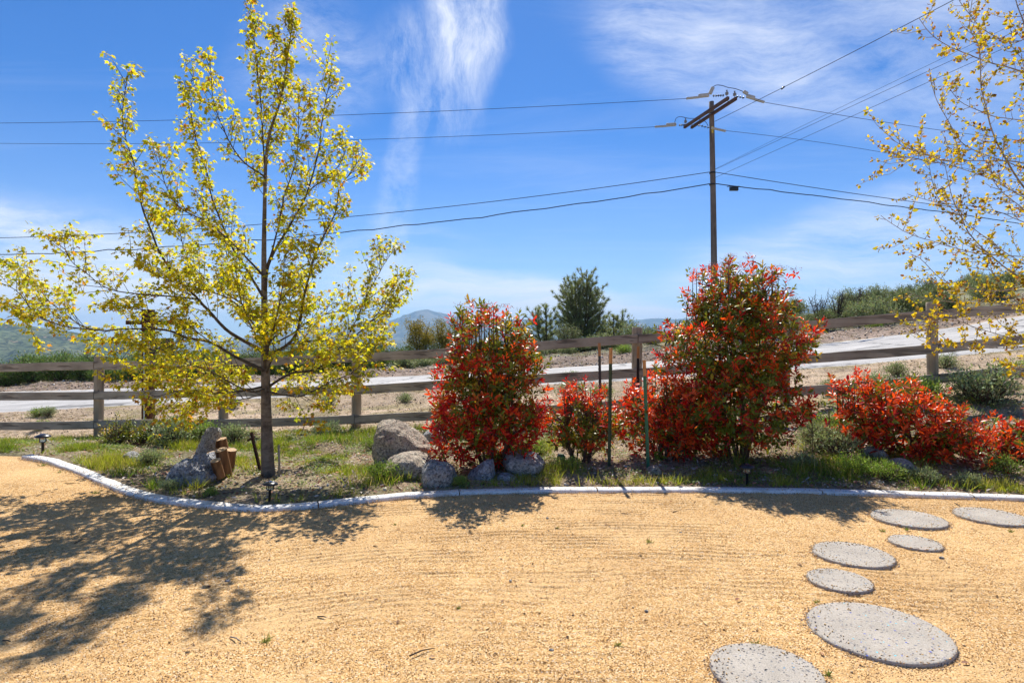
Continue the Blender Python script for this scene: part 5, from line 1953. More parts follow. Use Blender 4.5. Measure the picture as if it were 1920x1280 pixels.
# ------------------------------------------------------------------ yellow budding tree at the right
def poplar():
    global RNG
    RNG = np.random.default_rng(123)
    base = np.array([5.75, 5.15, gz(5.75, 5.15) - 0.05])
    root = thing('budding_tree', tuple(base), 'slender pale-barked tree opening small yellow leaves, reaching in from the right edge', 'tree')
    trunk = resample([base, base + [0.03, 0, 1.2], base + [-0.03, 0.03, 2.6], base + [-0.25, 0.05, 3.9], base + [-0.3, 0.1, 5.4], base + [-0.2, 0.1, 6.6]], 0.1)
    link('trunk', tube_mesh('trunk', [(trunk - base, np.linspace(0.085, 0.015, len(trunk)))], 14), root, M_PALE)

    def b(pts, Y0, Y1):
        out = []
        n = len(pts)
        for i, (x, y) in enumerate(pts):
            out.append(tuple(P(x, y, Y0 + (Y1 - Y0) * i / (n - 1))))
        first = np.array(out[0])
        # run back to the trunk, lower down
        zt = max(0.5, first[2] - 0.35 * (trunk[0, 0] - first[0]) - 0.1)
        i_ = int(np.argmin(np.abs(trunk[:, 2] - zt)))
        return [tuple(trunk[i_]), tuple(trunk[i_] * 0.45 + first * 0.55 + np.array([0, 0, -0.04]))] + out

    raw = [
        (b([(1960, 150), (1919, 136), (1844, 114), (1779, 85), (1744, 66), (1724, 35)], 5.1, 4.8), 0.014),
        (b([(1950, 120), (1920, 44), (1905, 0), (1890, -60)], 5.1, 5.2), 0.020),
        (b([(1960, 400), (1920, 350), (1877, 280), (1857, 232), (1840, 162), (1833, 83), (1818, 52), (1825, -20)], 5.1, 4.7), 0.017),
        (b([(1960, 330), (1892, 306), (1822, 280), (1792, 254), (1761, 197), (1744, 149)], 5.1, 5.3), 0.010),
        (b([(1970, 330), (1920, 306), (1844, 302), (1779, 302), (1735, 289), (1704, 280), (1669, 262)], 5.1, 4.6), 0.011),
        (b([(1844, 330), (1735, 300), (1690, 296), (1656, 303)], 4.9, 4.7), 0.006),
        (b([(1970, 570), (1919, 525), (1866, 485), (1822, 442), (1796, 394), (1779, 350), (1768, 300)], 5.1, 4.9), 0.017),
        (b([(1880, 470), (1796, 400), (1760, 370), (1748, 337), (1740, 300)], 4.9, 5.2), 0.006),
        (b([(1960, 490), (1840, 477), (1787, 464), (1735, 446), (1691, 433), (1652, 404)], 5.1, 4.9), 0.009),
        (b([(1960, 660), (1919, 638), (1900, 635), (1841, 618), (1795, 597), (1770, 580)], 5.1, 4.6), 0.009),
        (b([(1960, 655), (1900, 652), (1808, 650), (1759, 641), (1725, 630), (1698, 617)], 4.9, 4.3), 0.007),
        (b([(1960, 540), (1920, 538), (1886, 545), (1839, 544), (1792, 534), (1764, 521), (1727, 487), (1708, 478)], 5.1, 4.8), 0.010),
        (b([(1950, 235), (1900, 225), (1850, 215), (1800, 190), (1770, 150)], 5.1, 5.5), 0.009),
        (b([(1950, 430), (1880, 400), (1820, 385), (1760, 380), (1700, 365)], 5.1, 5.5), 0.008),
        (b([(1960, 580), (1900, 575), (1850, 560), (1800, 566), (1740, 560), (1700, 548)], 5.1, 5.5), 0.008),
        (b([(1970, 700), (1930, 690), (1905, 700), (1880, 720)], 5.0, 4.8), 0.008),
        (b([(1960, 60), (1900, 80), (1850, 60), (1810, 20), (1790, -20)], 5.1, 5.4), 0.009),
        (b([(1990, 300), (1960, 200), (1930, 150), (1915, 100)], 5.1, 4.8), 0.012),
        (b([(1990, 500), (1950, 420), (1915, 390), (1870, 350), (1850, 300)], 5.1, 4.6), 0.011),
        (b([(2000, 610), (1950, 590), (1900, 560), (1850, 500), (1815, 480)], 5.1, 5.3), 0.010),
    ]
    # unseen far side so that the tree is whole
    for k in range(16):
        a = RNG.random() * 3.4 - 1.9
        i_ = int(len(trunk) * (0.25 + 0.7 * RNG.random()))
        q0 = trunk[i_]
        dr = np.array([math.cos(a), math.sin(a), 0.35])
        ln = 0.9 + RNG.random() * 0.9
        raw.append(([tuple(q0), tuple(q0 + dr * ln * .5), tuple(q0 + dr * ln + [0, 0, .2])], 0.014))
    bp, tp, cp, cd, cs = [], [], [], [], []
    up = np.array([0, 0, 1.0])
    for m, r0 in raw:
        m_ = resample(m, 0.05)
        m_ = m_ + 0.015 * np.stack([fbm(np.arange(len(m_)) * .22, np.full(len(m_), r0 * 777 + i_), 3, 3 + i_) for i_ in range(3)], 1)
        rad = r0 + (0.0022 - r0) * np.linspace(0, 1, len(m_)) ** 0.6
        bp.append((m_ - base, rad))
        tot = np.linalg.norm(np.diff(m_, axis=0), axis=1).sum()
        nt = int(tot / 0.066)
        for k in range(nt):
            s = 0.18 + 0.82 * (k + RNG.random()) / nt
            i_ = min(len(m_) - 2, int(s * (len(m_) - 1)))
            td = unit(m_[i_ + 1] - m_[i_ - 1])
            rnd = RNG.normal(size=3)
            rnd = unit(rnd - td * rnd.dot(td))
            ln = 0.05 + 0.30 * RNG.random() ** 2
            d0 = unit(td * 0.6 + rnd + up * 0.15)
            q0 = m_[i_]
            q1 = q0 + d0 * ln * .6
            q2 = q1 + unit(d0 + up * 0.5) * ln * .4
            tp.append((np.array([q0, q1, q2]) - base, [0.0028, 0.002, 0.0014]))
            for jx in range(max(1, int(ln / 0.045))):
                a = (jx + 1) / max(1, int(ln / 0.045))
                cp.append(q0 + (q2 - q0) * a)
                cd.append(d0)
                cs.append(0.6 + 0.8 * RNG.random())
    link('branches', tube_mesh('branches', bp, 7), root, M_PALE)
    link('twigs', tube_mesh('twigs', tp, 4), root, M_PALE, 'stuff')
    cp, cd, cs = np.array(cp), np.array(cd), np.array(cs)
    k_ = 7
    pp = np.repeat(cp, k_, 0)
    dd = np.repeat(cd, k_, 0)
    ss = np.repeat(cs, k_)
    out = unit(RNG.normal(size=pp.shape))
    ax = unit(dd * 0.6 + out * 0.8 + np.array([0, 0, -0.1]))
    rot = frames(ax, RNG.normal(size=pp.shape))
    L_ = (0.014 + 0.021 * RNG.random(len(pp))) * ss
    sc_ = np.stack([L_ * 1.7, L_, L_], 1)
    u = RNG.random(len(pp))
    cc = np.where((u < 0.55)[:, None], [[0.52, 0.37, 0.022]], [[0.36, 0.32, 0.025]])
    cc = np.where((u > 0.84)[:, None], [[0.24, 0.10, 0.03]], cc) * (1 + 0.15 * RNG.normal(size=(len(pp), 1)))
    cc = cc.clip(.01)
    pos = pp + out * 0.008 - base
    vis = (pp[:, 0] / pp[:, 1] < 0.87)
    score = L_ + np.where(vis, 1, 0)
    pick = np.argsort(-score)[:300]
    mask = np.ones(len(pp), bool)
    mask[pick] = False
    leaf_objects(root, 'leaf', LEAF_V, LEAF_F, pos[pick], rot[pick], sc_[pick], cc[pick], M_MAPLE)
    v1_ = batch(LEAF_V, LEAF_F, pos[mask], rot[mask], sc_[mask], cc[mask])
    m_ = RNG.random(len(cp)) < 0.5
    hp = cp[m_] - base
    v2_ = batch(OCT, OCTF, hp + cd[m_] * 0.01, frames(cd[m_] + .4 * RNG.normal(size=hp.shape), RNG.normal(size=hp.shape)), np.tile([[.004, .011, .004]], (len(hp), 1)), vary((0.13, 0.05, 0.03), len(hp), .3))
    v, f, c = merge([v1_, v2_])
    link('crown', np_mesh('crown', v, f, c), root, M_MAPLE, 'stuff')


poplar()


# ------------------------------------------------------------------ pines and background trees
def pine(x, y, zb, H, W, label, seed, leaders=3, tilt=0.0):
    global RNG
    RNG = np.random.default_rng(seed)
    base = np.array([x, y, zb])
    root = thing('pine_tree', tuple(base), label, 'tree', 'grey-green pines beyond the road')
    pl = []
    tips = []
    tr_ = []
    for k in range(leaders):
        a = k / max(1, leaders) * 6.28 + 0.5
        sp_ = W * (0.10 if k == 0 else 0.26)
        top = np.array([math.cos(a) * sp_ + tilt, math.sin(a) * sp_ * 0.6, H * (1.0 - 0.07 * k)])
        m = resample([(0, 0, -0.2), top * [.5, .5, .3], top * [0.9, .9, .65], top], 0.15)
        tr_.append((m, np.linspace(0.09 if k == 0 else 0.055, 0.018, len(m))))
        nb = int(H * 10)
        for j in range(nb):
            s = 0.10 + 0.90 * j / nb
            i_ = int(s * (len(m) - 1))
            an = j * 2.4 + RNG.random()
            ln = W * 0.55 * (1 - s) ** 0.50 * (0.7 + 0.5 * RNG.random()) + 0.15
            d = np.array([math.cos(an), math.sin(an), 0.25 + 0.5 * s])
            e = m[i_] + d * ln * 0.7
            e2 = e + unit(d + np.array([0, 0, 1.1])) * ln * 0.35
            pl.append((resample([m[i_], (m[i_] + e) / 2 + [0, 0, -0.02], e, e2], 0.12), 0.014))
            for q in np.linspace(0.35, 1, max(2, int(ln / 0.16))):
                tips.append((m[i_] + (e - m[i_]) * q + RNG.normal(size=3) * 0.05 + (e2 - e) * max(0, q - .7) * 3, unit(d + np.array([0, 0, 0.8]))))
        tips.append((m[-1], np.array([0, 0, 1.0])))
    link('trunk', tube_mesh('trunk', tr_, 8), root, M_STEM)
    link('branches', tube_mesh('branches', pl, 4), root, M_STEM)
    tp = np.array([t[0] for t in tips])
    td = np.array([t[1] for t in tips])
    k_ = 46
    pp = np.repeat(tp, k_, 0)
    dd = np.repeat(td, k_, 0)
    s = RNG.random((len(pp), 1))
    o_ = unit(RNG.normal(size=pp.shape))
    ax = unit(dd * 0.75 + o_ * 0.8)
    v, f, c = batch([(-.5, 0, 0), (.5, 0, 0), (0, 1, 0)], [[(0, 1, 2)]], pp + dd * (s - 0.4) * 0.16, frames(ax, RNG.normal(size=pp.shape)),
                    np.stack([np.full(len(pp), 0.020), 0.16 + 0.08 * RNG.random(len(pp)), np.ones(len(pp))], 1), vary((0.27, 0.30, 0.14), len(pp), .3))
    tb, tf_ = tubes([((p_, p_ + np.array([0, 0, 0.14]))[0:2], 0.02) for p_ in tp[:: 9]], 4)
    link('crown', np_mesh('crown', v, f, c), root, M_NEEDLE, 'stuff')
    return root


def at(xp, Y, dz=0.0):
    X = (xp - 960) / FPX * Y
    return X, Y, gz(X, Y) + dz


x, y, z = at(1092, 31)
pine(x, y, z, P(0, 512, 31).z - z, 2.7, 'tall bushy grey-green pine standing above the fence, centre of the group', 5, 4)
x, y, z = at(1024, 30)
pine(x, y, z, P(0, 575, 30).z - z, 1.7, 'shorter pine leaning left of the tall pine', 6, 2, -0.15)
x, y, z = at(1152, 32)
pine(x, y, z, P(0, 590, 32).z - z, 1.7, 'low pine at the right foot of the tall pine', 7, 2, 0.3)


def blob_tree(xp, Y, ytop, Wd, col, label, seed, cat='tree', dens=520, name='round_tree', leaf=0.075, bare=False):
    global RNG
    RNG = np.random.default_rng(seed)
    X, Yv, z = at(xp, Y)
    H = P(0, ytop, Y).z - z
    root = thing(name, (X, Yv, z), label, cat)
    pl, ends = [], []
    for k in range(9):
        a = k * 2.4
        e = np.array([math.cos(a) * Wd * .33, math.sin(a) * Wd * .3, H * (0.62 + 0.3 * RNG.random())])
        m = resample([(0, 0, -0.1), e * [.3, .3, .4], e], 0.1)
        pl.append((m, np.linspace(0.035, 0.01, len(m))))
        for j in range(5):
            q = m[int(len(m) * (0.45 + 0.5 * RNG.random()))]
            e3 = q + unit(RNG.normal(size=3) + [0, 0, .6]) * Wd * 0.22
            pl.append(([q, e3], [0.010, 0.004]))
            ends.append(e3)
    link('trunk', tube_mesh('trunk', pl, 5), root, M_STEM)
    ends = np.array(ends)
    n = dens * 6
    c_ = ends[RNG.integers(0, len(ends), n)]
    p = c_ + RNG.normal(size=(n, 3)) * Wd * 0.085
    ax = unit(RNG.normal(size=(n, 3)) + [0, 0, .3])
    v, f, c = batch(LEAF_V, LEAF_F, p, frames(ax, RNG.normal(size=(n, 3))), np.stack([np.full(n, leaf * 1.3), np.full(n, leaf), np.full(n, leaf)], 1), vary(col, n, .25))
    link('crown', np_mesh('crown', v, f, c), root, M_SAGE, 'stuff')


blob_tree(787, 29, 592, 1.5, (0.36, 0.28, 0.04), 'rounded olive-yellow tree beyond the road, left of its twin', 31, dens=900)
blob_tree(829, 31, 593, 1.5, (0.34, 0.27, 0.045), 'olive-yellow tree just left of the tall red shrub', 32, dens=800)
blob_tree(868, 33, 578, 1.3, (0.12, 0.13, 0.07), 'sparse grey tree peeking out behind the tall red shrub', 33, dens=150)
blob_tree(1062, 27, 606, 1.2, (0.22, 0.24, 0.12), 'pale sage green bush in front of the pines', 34, 'bush', 420, 'pale_bush', 0.06)


# ------------------------------------------------------------------ sagebrush along the far bank
def brush_meshes(n, seed, col, H=1.0, Wd=1.5, cnt=2600, lf=0.05, dead=0.0):
    global RNG
    RNG = np.random.default_rng(seed)
    pl, tips = [], []
    for k in range(26):
        a = RNG.random() * 6.28
        r_ = RNG.random() ** 0.5
        e = np.array([math.cos(a) * Wd * .5 * r_, math.sin(a) * Wd * .5 * r_, H * (1 - 0.45 * r_ * r_) * (0.75 + 0.35 * RNG.random())])
        m = resample([(0, 0, -0.1), e * [.5, .5, .45], e], 0.15)
        pl.append((m, np.linspace(0.016, 0.005, len(m))))
        tips.append(e)
        tips.append(m[-2] * .8 + m[-3] * .2)
        for j in range(2):
            e4 = m[len(m) // 2] + unit(RNG.normal(size=3) + [0, 0, .5]) * 0.25
            pl.append(([m[len(m) // 2], e4], [0.006, 0.003]))
            tips.append(e4)
    stem_v, stem_f = tubes(pl, 4)
    st_me = np_mesh('stems', stem_v, stem_f)
    st_me.materials.append(M_STEM)
    tips = np.array(tips)
    c_ = tips[RNG.integers(0, len(tips), cnt)]
    p = c_ + RNG.normal(size=(cnt, 3)) * np.array([0.085, 0.085, 0.07]) * Wd
    p[:, 2] = np.maximum(p[:, 2], 0.02)
    ax = unit(unit(p - [0, 0, -0.3]) + 0.7 * RNG.normal(size=(cnt, 3)))
    tipk = np.clip(p[:, 2] / H, 0, 1)[:, None]
    cc = vary(col, cnt, .28) * (0.9 + 0.2 * tipk)
    sel = RNG.random(cnt) < 0.10 + dead
    cc[sel] = vary((0.30, 0.25, 0.16), sel.sum(), .2)
    v, f, c = batch(BLADE_V, BLADE_F, p, frames(ax, RNG.normal(size=(cnt, 3))), np.stack([np.full(cnt, lf * 0.42), lf * (0.8 + .8 * RNG.random(cnt)), np.full(cnt, lf)], 1), cc)
    me = np_mesh('foliage', v, f, c)
    me.materials.append(M_SAGE)
    return st_me, me


KINDS = {
    'green': [brush_meshes(1, 201 + i, (0.16, 0.24, 0.06), 1.15, 1.6, 3400, 0.085) for i in range(3)],
    'sage': [brush_meshes(1, 211 + i, (0.27, 0.31, 0.15), 1.1, 1.5, 2800, 0.085) for i in range(3)],
    'dark': [brush_meshes(1, 221 + i, (0.15, 0.18, 0.07), 1.2, 1.5, 2600, 0.085) for i in range(2)],
    'weed': [brush_meshes(1, 231 + i, (0.30, 0.36, 0.18), 0.5, 0.9, 1500, 0.055) for i in range(3)],
    'lush': [brush_meshes(1, 241 + i, (0.26, 0.37, 0.06), 0.45, 0.9, 1500, 0.055) for i in range(3)],
}


def brush(kind, X, Y, s, label, cat, name, group, sz=1.0, k=None, sink=0.03):
    sm_, lm_ = KINDS[kind][random.randrange(len(KINDS[kind])) if k is None else k]
    z = gz(X, Y)
    root = thing(name, (X, Y, z - sink), label, cat, group, random.uniform(0, 6.28))
    root.scale = (s, s, s * sz)
    a = link('stems', sm_, root)
    b = link('foliage', lm_, root)
    b['kind'] = 'stuff'
    return root


rb = random.Random(4)
# left: dense green hedge-like brush
for row, (Yr, s_) in enumerate(((25.3, 1.0), (27.2, 1.1), (29.5, 1.15))):
    x = -27 - row
    while x < (-5.5 if row < 2 else -4):
        brush('green' if rb.random() < 0.75 else 'dark', x + rb.uniform(-.2, .2), Yr + rb.uniform(-.4, .4), s_ * rb.uniform(0.75, 1.1), ['low green bush in the front row of the hedge beyond the road', 'green bush in the middle row of the hedge beyond the road', 'green bush in the rearmost row of the hedge beyond the road'][row], 'bush', 'roadside_bush', 'green bushes along the far left verge', 0.95)
        x += rb.uniform(0.9, 1.3)
for i in range(46):
    Y = rb.uniform(24.6, 34)
    X = rb.uniform(-5.5, 5.0)
    brush('sage', X, Y, rb.uniform(0.5, 0.9), 'sage bush just behind the road bank between maple and middle fence post' if Y < 28 else 'sage bush farther back behind the road bank at the centre', 'bush', 'sage_bush', 'sage bushes on the middle bank', rb.uniform(.6, .9))
for i in range(120):
    Y = 22.6 + 26 * rb.random() ** 1.6
    X = rb.uniform(8.0, 27) if Y < 26 else rb.uniform(6.0, 42)
    if Y < 23.4 and X < 9:
        continue
    kind = 'sage' if rb.random() < 0.72 else 'dark'
    brush(kind, X, Y, rb.uniform(0.5, 1.05) * (1 + (Y - 22) * 0.010), ('grey-green sage bush' if kind == 'sage' else 'dark green bush') + (' at the front edge of the rising bank at the right' if Y < 26 else ' higher up on the rising bank at the right' if Y < 33 else ' far up on the skyline at the right'), 'bush', 'sage_bush', 'sage bushes on the right bank', rb.uniform(.7, 1.15))

# bare twiggy bushes on the right bank
def bare_bush(xp, Y, H, label, seed):
    global RNG
    RNG = np.random.default_rng(seed)
    X, Yv, z = at(xp, Y)
    root = thing('bare_bush', (X, Yv, z), label, 'bush', 'leafless bushes on the right bank')
    pl = []
    for k in range(16):
        a = RNG.random() * 6.28
        e = np.array([math.cos(a) * .5 * RNG.random(), math.sin(a) * .5 * RNG.random(), H * (0.7 + .3 * RNG.random())])
        m = resample([(0, 0, -.1), e * [.4, .4, .5], e], 0.1)
        pl.append((m, np.linspace(0.022, 0.006, len(m))))
        for j in range(5):
            q = m[int(len(m) * (.35 + .6 * RNG.random()))]
            e4 = q + unit(RNG.normal(size=3) * [1, 1, .5] + [0, 0, 1.0]) * (.2 + .25 * RNG.random())
            pl.append(([q, e4], [0.010, 0.004]))
            pl.append(([(q + e4) / 2, (q + e4) / 2 + unit(RNG.normal(size=3) + [0, 0, 1]) * .14], [0.006, 0.003]))
    link('stems', tube_mesh('stems', pl, 4), root, M_TWIG)


bare_bush(1535, 24.5, 1.5, 'leafless dark bush just right of the largest red shrub', 41)
bare_bush(1570, 24.0, 1.75, 'tallest leafless dark bush on the right bank', 42)
bare_bush(1612, 25.0, 1.5, 'leafless bush right of the tallest leafless one', 43)

# weeds that stand alone
WD = [(72, 776, 13.4, .45, 'lush', 'small green weed at the left edge of the road'), (90, 776, 13.3, .40, 'weed', 'grey weed beside the small green weed at the road edge'),
      (618, 762, 12.4, .42, 'weed', 'small sage weed on the bare verge left of the middle post'), (758, 765, 12.0, .38, 'weed', 'tiny upright weed on the verge near the tall red shrub'),
      (436, 745, 12.8, .40, 'weed', 'pale weed on the verge behind the maple trunk'), (1070, 722, 13.1, .50, 'weed', 'round grey-green weed at the near edge of the road, left of the stakes'),
      (1072, 752, 10.9, .62, 'weed', 'sage weed above the small low red shrub'), (1128, 745, 11.2, .50, 'lush', 'green weed beside the black stake'),
      (330, 815, 8.3, .75, 'weed', 'large silvery weed clump below the bottom rail left of the slab'), (375, 812, 8.6, .65, 'lush', 'bright green clump behind the leaning slab'),
      (440, 822, 8.6, .5, 'weed', 'grey weed behind the maple trunk below the rail'), (610, 815, 9.0, .5, 'weed', 'dry grey weed below the rail right of the maple'),
      (285, 865, 6.7, .36, 'weed', 'bluish weed in the grass above the kerb bend'), (318, 922, 5.45, .20, 'weed', 'feathery blue-green weed left of the foot of the jagged boulder'),
      (395, 935, 5.25, .16, 'lush', 'bright green tuft by the kerb below the jagged boulder'), (1065, 880, 6.15, .30, 'lush', 'bright green weed in front of the small red shrub'),
      (1540, 845, 6.9, .60, 'weed', 'feathery pale weed right of the largest red shrub'), (1575, 860, 6.5, .62, 'weed', 'large feathery weed with yellow flowers left of the wide shrub'),
      (1560, 815, 7.6, .5, 'lush', 'lush weed behind the feathery ones'), (1600, 890, 5.95, .4, 'lush', 'green weed near the low grey rock'), (1660, 900, 5.75, .36, 'lush', 'yellow-green weed left of the rounded grey rock'),
      (1735, 908, 5.65, .30, 'weed', 'silvery weed by the kerb left of the tan stone'), (1815, 912, 5.55, .28, 'weed', 'small weed by the kerb right of the tan stone'),
      (1880, 885, 5.9, .36, 'lush', 'green weed under the low shrub at the right edge'), (1640, 740, 9.3, .6, 'weed', 'grey weed under the bottom rail left of the last post'),
      (1720, 745, 8.6, .75, 'lush', 'green clump behind the wide orange shrub'), (1850, 770, 8.3, .95, 'weed', 'big silvery weed clump below the fence at the right'), (1815, 755, 8.6, .7, 'weed', 'silvery weed left of the big clump'),
      (1900, 725, 9.6, .6, 'lush', 'low green weed under the fence at the right edge'), (1770, 690, 11.0, .5, 'weed', 'weed behind the last fence post'), (1680, 705, 10.6, .45, 'weed', 'faint weed on the verge left of the last post'),
      (1560, 745, 9.4, .42, 'weed', 'small pale weed below the rail right of the largest shrub'), (1640, 620, 21.5, .55, 'lush', 'green weed on the edge of the far bank at the right'),
      (1000, 690, 21.5, .9, 'lush', 'light green clump on the far bank right of the tall shrub'), (1170, 668, 22.0, .8, 'lush', 'low green clump on the far bank left of the middle post'),
      (700, 830, 7.6, .3, 'lush', 'green weed left of the largest boulder'), (770, 860, 6.3, .34, 'weed', 'pale leafy weed between the two tan boulders'), (860, 915, 5.6, .2, 'lush', 'grass tuft in front of the blocky boulder'),
      (720, 905, 5.8, .34, 'lush', 'green weed at the left foot of the rounded tan boulder'), (930, 880, 6.4, .3, 'lush', 'tuft between the pointed rock and the shrub'), (225, 815, 9.2, .45, 'weed', 'grey weed at the foot of the leftmost visible post'),
      (1500, 880, 6.2, .35, 'weed', 'sage weed in the shade right of the third path light'), (1000, 840, 6.9, .45, 'lush', 'grassy clump right of the oval boulder'), (80, 790, 11.5, .4, 'lush', 'yellow-green weed on the verge at the far left')]
for (xp, yp, Y, s_, kd, lb) in WD:
    X = (xp - 960) / FPX * Y
    brush(kd, X, Y, s_, lb, 'weed', 'weed', 'weeds on bare ground', 1.0, sink=0.01)


# ------------------------------------------------------------------ grass, ground cover, litter, clods
def scatter(n, x0, x1, y0, y1, fn):
    x = RNG.uniform(x0, x1, n)
    y = RNG.uniform(y0, y1, n)
    k = RNG.random(n) < fn(x, y)
    return x[k], y[k]


RNG = np.random.default_rng(555)


def bedfrac(x, y):
    a, b = Yk(x) + 0.14, sm(x, fX, fY, .7)
    return (y - a) / (b - a)


def grass_dens(x, y):
    s = bedfrac(x, y)
    n_ = np.clip(fbm(x * 1.3, y * 1.3, 4, 101) * 3.2 + 0.60, 0, 1)
    left = np.clip((-0.6 - x) / 2.2, 0, 1)
    d = np.where((s > 0) & (s < 1.02), n_ * np.clip(1.35 - 1.1 * s, 0.08, 1) * (0.34 + 0.75 * left), 0)
    d = d * np.where((x > 2.0) & (x < 8), 0.85, 1.0) + np.where((s > 0) & (s < 0.30) & (x > -0.5), 0.30, 0)
    bare = np.exp(-(((x + 1.75) / 0.55) ** 2 + ((y - 5.75) / 0.35) ** 2))
    pt = np.clip(fbm(x * 3.3, y * 3.3, 3, 171) * 3.5 + .78, 0.06, 1)
    return np.clip(d * (1 - 0.9 * bare) * pt, 0, 1)


gx, gy = scatter(300000, -9, 8, 4.9, 10.4, grass_dens)
m_ = np.abs(gx / gy) < 1.05
gx, gy = gx[m_], gy[m_]
# three blades a tuft
gx = np.repeat(gx, 3) + RNG.normal(size=len(gx) * 3) * 0.012
gy = np.repeat(gy, 3) + RNG.normal(size=len(gy) * 3) * 0.012
n = len(gx)
print('grass blades', n)
gzv = ground_h(gx, gy)
tall = np.clip(fbm(gx * 2.0, gy * 2.0, 3, 111) * 2 + .6, .15, 1.3)
Lg = (0.035 + 0.10 * RNG.random(n)) * tall
ax = unit(np.stack([RNG.normal(size=n) * .45, RNG.normal(size=n) * .45, np.ones(n)], 1))
hue = np.clip(fbm(gx * 1.1, gy * 1.1, 3, 121) * 2 + .5, 0, 1)[:, None]
gc = np.array([[0.18, 0.27, 0.03]]) * (1 - hue) + np.array([[0.35, 0.37, 0.05]]) * hue
dry = RNG.random(n) < 0.20
gc = np.where(dry[:, None], [[0.45, 0.36, 0.18]], gc) * (1 + 0.2 * RNG.normal(size=(n, 1)))
v, f, c = batch(BLADE_V, BLADE_F, np.stack([gx, gy, gzv - 0.005], 1), frames(ax, RNG.normal(size=(n, 3))), np.stack([np.full(n, 0.0065), Lg, Lg], 1), gc.clip(.01))
tag(link('grass', np_mesh('grass', v, f, c), None, M_GRASS, 'stuff'), 'short yellow-green grass growing through the planting bed', 'grass')

# broad small-leaved ground cover
gx, gy = scatter(95000, -9, 8, 4.9, 10.2, lambda x, y: np.clip(grass_dens(x, y) * 0.7 + 0.26 * ((bedfrac(x, y) > 0) & (bedfrac(x, y) < 1)), 0, 1) * np.clip(fbm(x * 3, y * 3, 3, 131) * 4 + .5, 0, 1))
k_ = 5
gx = np.repeat(gx, k_) + RNG.normal(size=len(gx) * k_) * 0.022
gy = np.repeat(gy, k_) + RNG.normal(size=len(gy) * k_) * 0.022
n = len(gx)
hgt = RNG.random(n) * 0.035
ax = unit(np.stack([RNG.normal(size=n), RNG.normal(size=n), 0.3 + 0 * gx], 1))
nr_ = np.stack([RNG.normal(size=n) * .3, RNG.normal(size=n) * .3, np.ones(n)], 1)
L_ = 0.012 + 0.014 * RNG.random(n)
pick_ = RNG.random((n, 1))
cc = np.where(pick_ < .5, [[0.19, 0.30, 0.045]], np.where(pick_ < .8, [[0.32, 0.38, 0.06]], [[0.26, 0.33, 0.16]])) * (1 + .2 * RNG.normal(size=(n, 1)))
v, f, c = batch(LEAF_V, LEAF_F, np.stack([gx, gy, ground_h(gx, gy) + hgt], 1), frames(ax, nr_), np.stack([L_ * 1.5, L_, L_], 1), cc.clip(.01))
tag(link('ground_cover', np_mesh('ground_cover', v, f, c), None, M_GRASS, 'stuff'), 'low leafy ground cover between the grass in the planting bed', 'ground cover')

# leaf litter, thickest under the shrubs
def litter_dens(x, y):
    s = bedfrac(x, y)
    inb = (s > 0) & (s < 0.95)
    r_ = np.clip((x - 0.4) / 1.5, 0, 1)
    near_ = np.exp(-((s - 0.25) / 0.32) ** 2)
    red = np.exp(-(((x + 1.3) / 0.9) ** 2 + ((y - 6.9) / 0.7) ** 2))
    return np.where(inb, np.clip(0.24 + 0.70 * r_ * near_ + 0.6 * red, 0, 1), 0)


lx, ly = scatter(64000, -7, 8, 4.9, 9.5, litter_dens)
n = len(lx)
ax = unit(np.stack([RNG.normal(size=n), RNG.normal(size=n), .25 * RNG.normal(size=n)], 1))
nr_ = np.stack([RNG.normal(size=n) * .45, RNG.normal(size=n) * .45, np.ones(n)], 1)
L_ = 0.022 + 0.035 * RNG.random(n)
pal = np.array([[.44, .30, .19], [.56, .45, .37], [.27, .13, .08], [.48, .20, .13], [.64, .56, .51], [.14, .09, .06]])
cc = pal[RNG.integers(0, 6, n)] * (1 + .2 * RNG.normal(size=(n, 1)))
v, f, c = batch(LEAF_V, LEAF_F, np.stack([lx, ly, ground_h(lx, ly) + 0.006 + .008 * RNG.random(n)], 1), frames(ax, nr_), np.stack([L_ * 1.1, L_, L_], 1), cc.clip(.01))
tag(link('leaf_litter', np_mesh('leaf_litter', v, f, c), None, M_LITTER, 'stuff'), 'dry brown and pinkish fallen leaves under the shrubs', 'leaf litter')

# clods and pebbles on bed, verge and bank
def clod_dens(x, y):
    s = y - sm(x, fX, fY, .7)
    yn_c, yr_c = sm(x, nX, nY, 1.), sm(x, rX, rY, 1.2)
    onroad = (y > yn_c - 0.02) & (y < yr_c + 0.0)
    d = np.where(y > Yk(x) + 0.15, 0.6, 0)
    d = np.where(onroad, 0.006, d)
    return d * np.clip(fbm(x * 2, y * 2, 3, 141) * 2.5 + .6, 0.1, 1)


cx1, cy1 = scatter(60000, -14, 13, 5, 14.5, clod_dens)
cx2, cy2 = scatter(52000, -26, 24, 17.5, 26.5, clod_dens)
cxx, cyy = np.concatenate([cx1, cx2]), np.concatenate([cy1, cy2])
n = len(cxx)
sz = np.concatenate([0.005 + 0.016 * RNG.random(len(cx1)) ** 3, 0.010 + 0.045 * RNG.random(len(cx2)) ** 3])
pal = np.array([[.36, .27, .18], [.25, .18, .12], [.46, .38, .29], [.16, .11, .08], [.40, .37, .34]])
cc = pal[RNG.integers(0, 5, n)] * (1 + .2 * RNG.normal(size=(n, 1)))
v, f, c = batch(OCT, OCTF, np.stack([cxx, cyy, ground_h(cxx, cyy) + sz * 0.25], 1), rand_rot(n), sz[:, None] * (0.6 + .8 * RNG.random((n, 3))), cc.clip(.01))
tag(link('gravel', np_mesh('gravel', v, f, c), None, M_VC, 'stuff'), 'loose clods and pebbles over the bed, verge and road bank', 'pebbles')

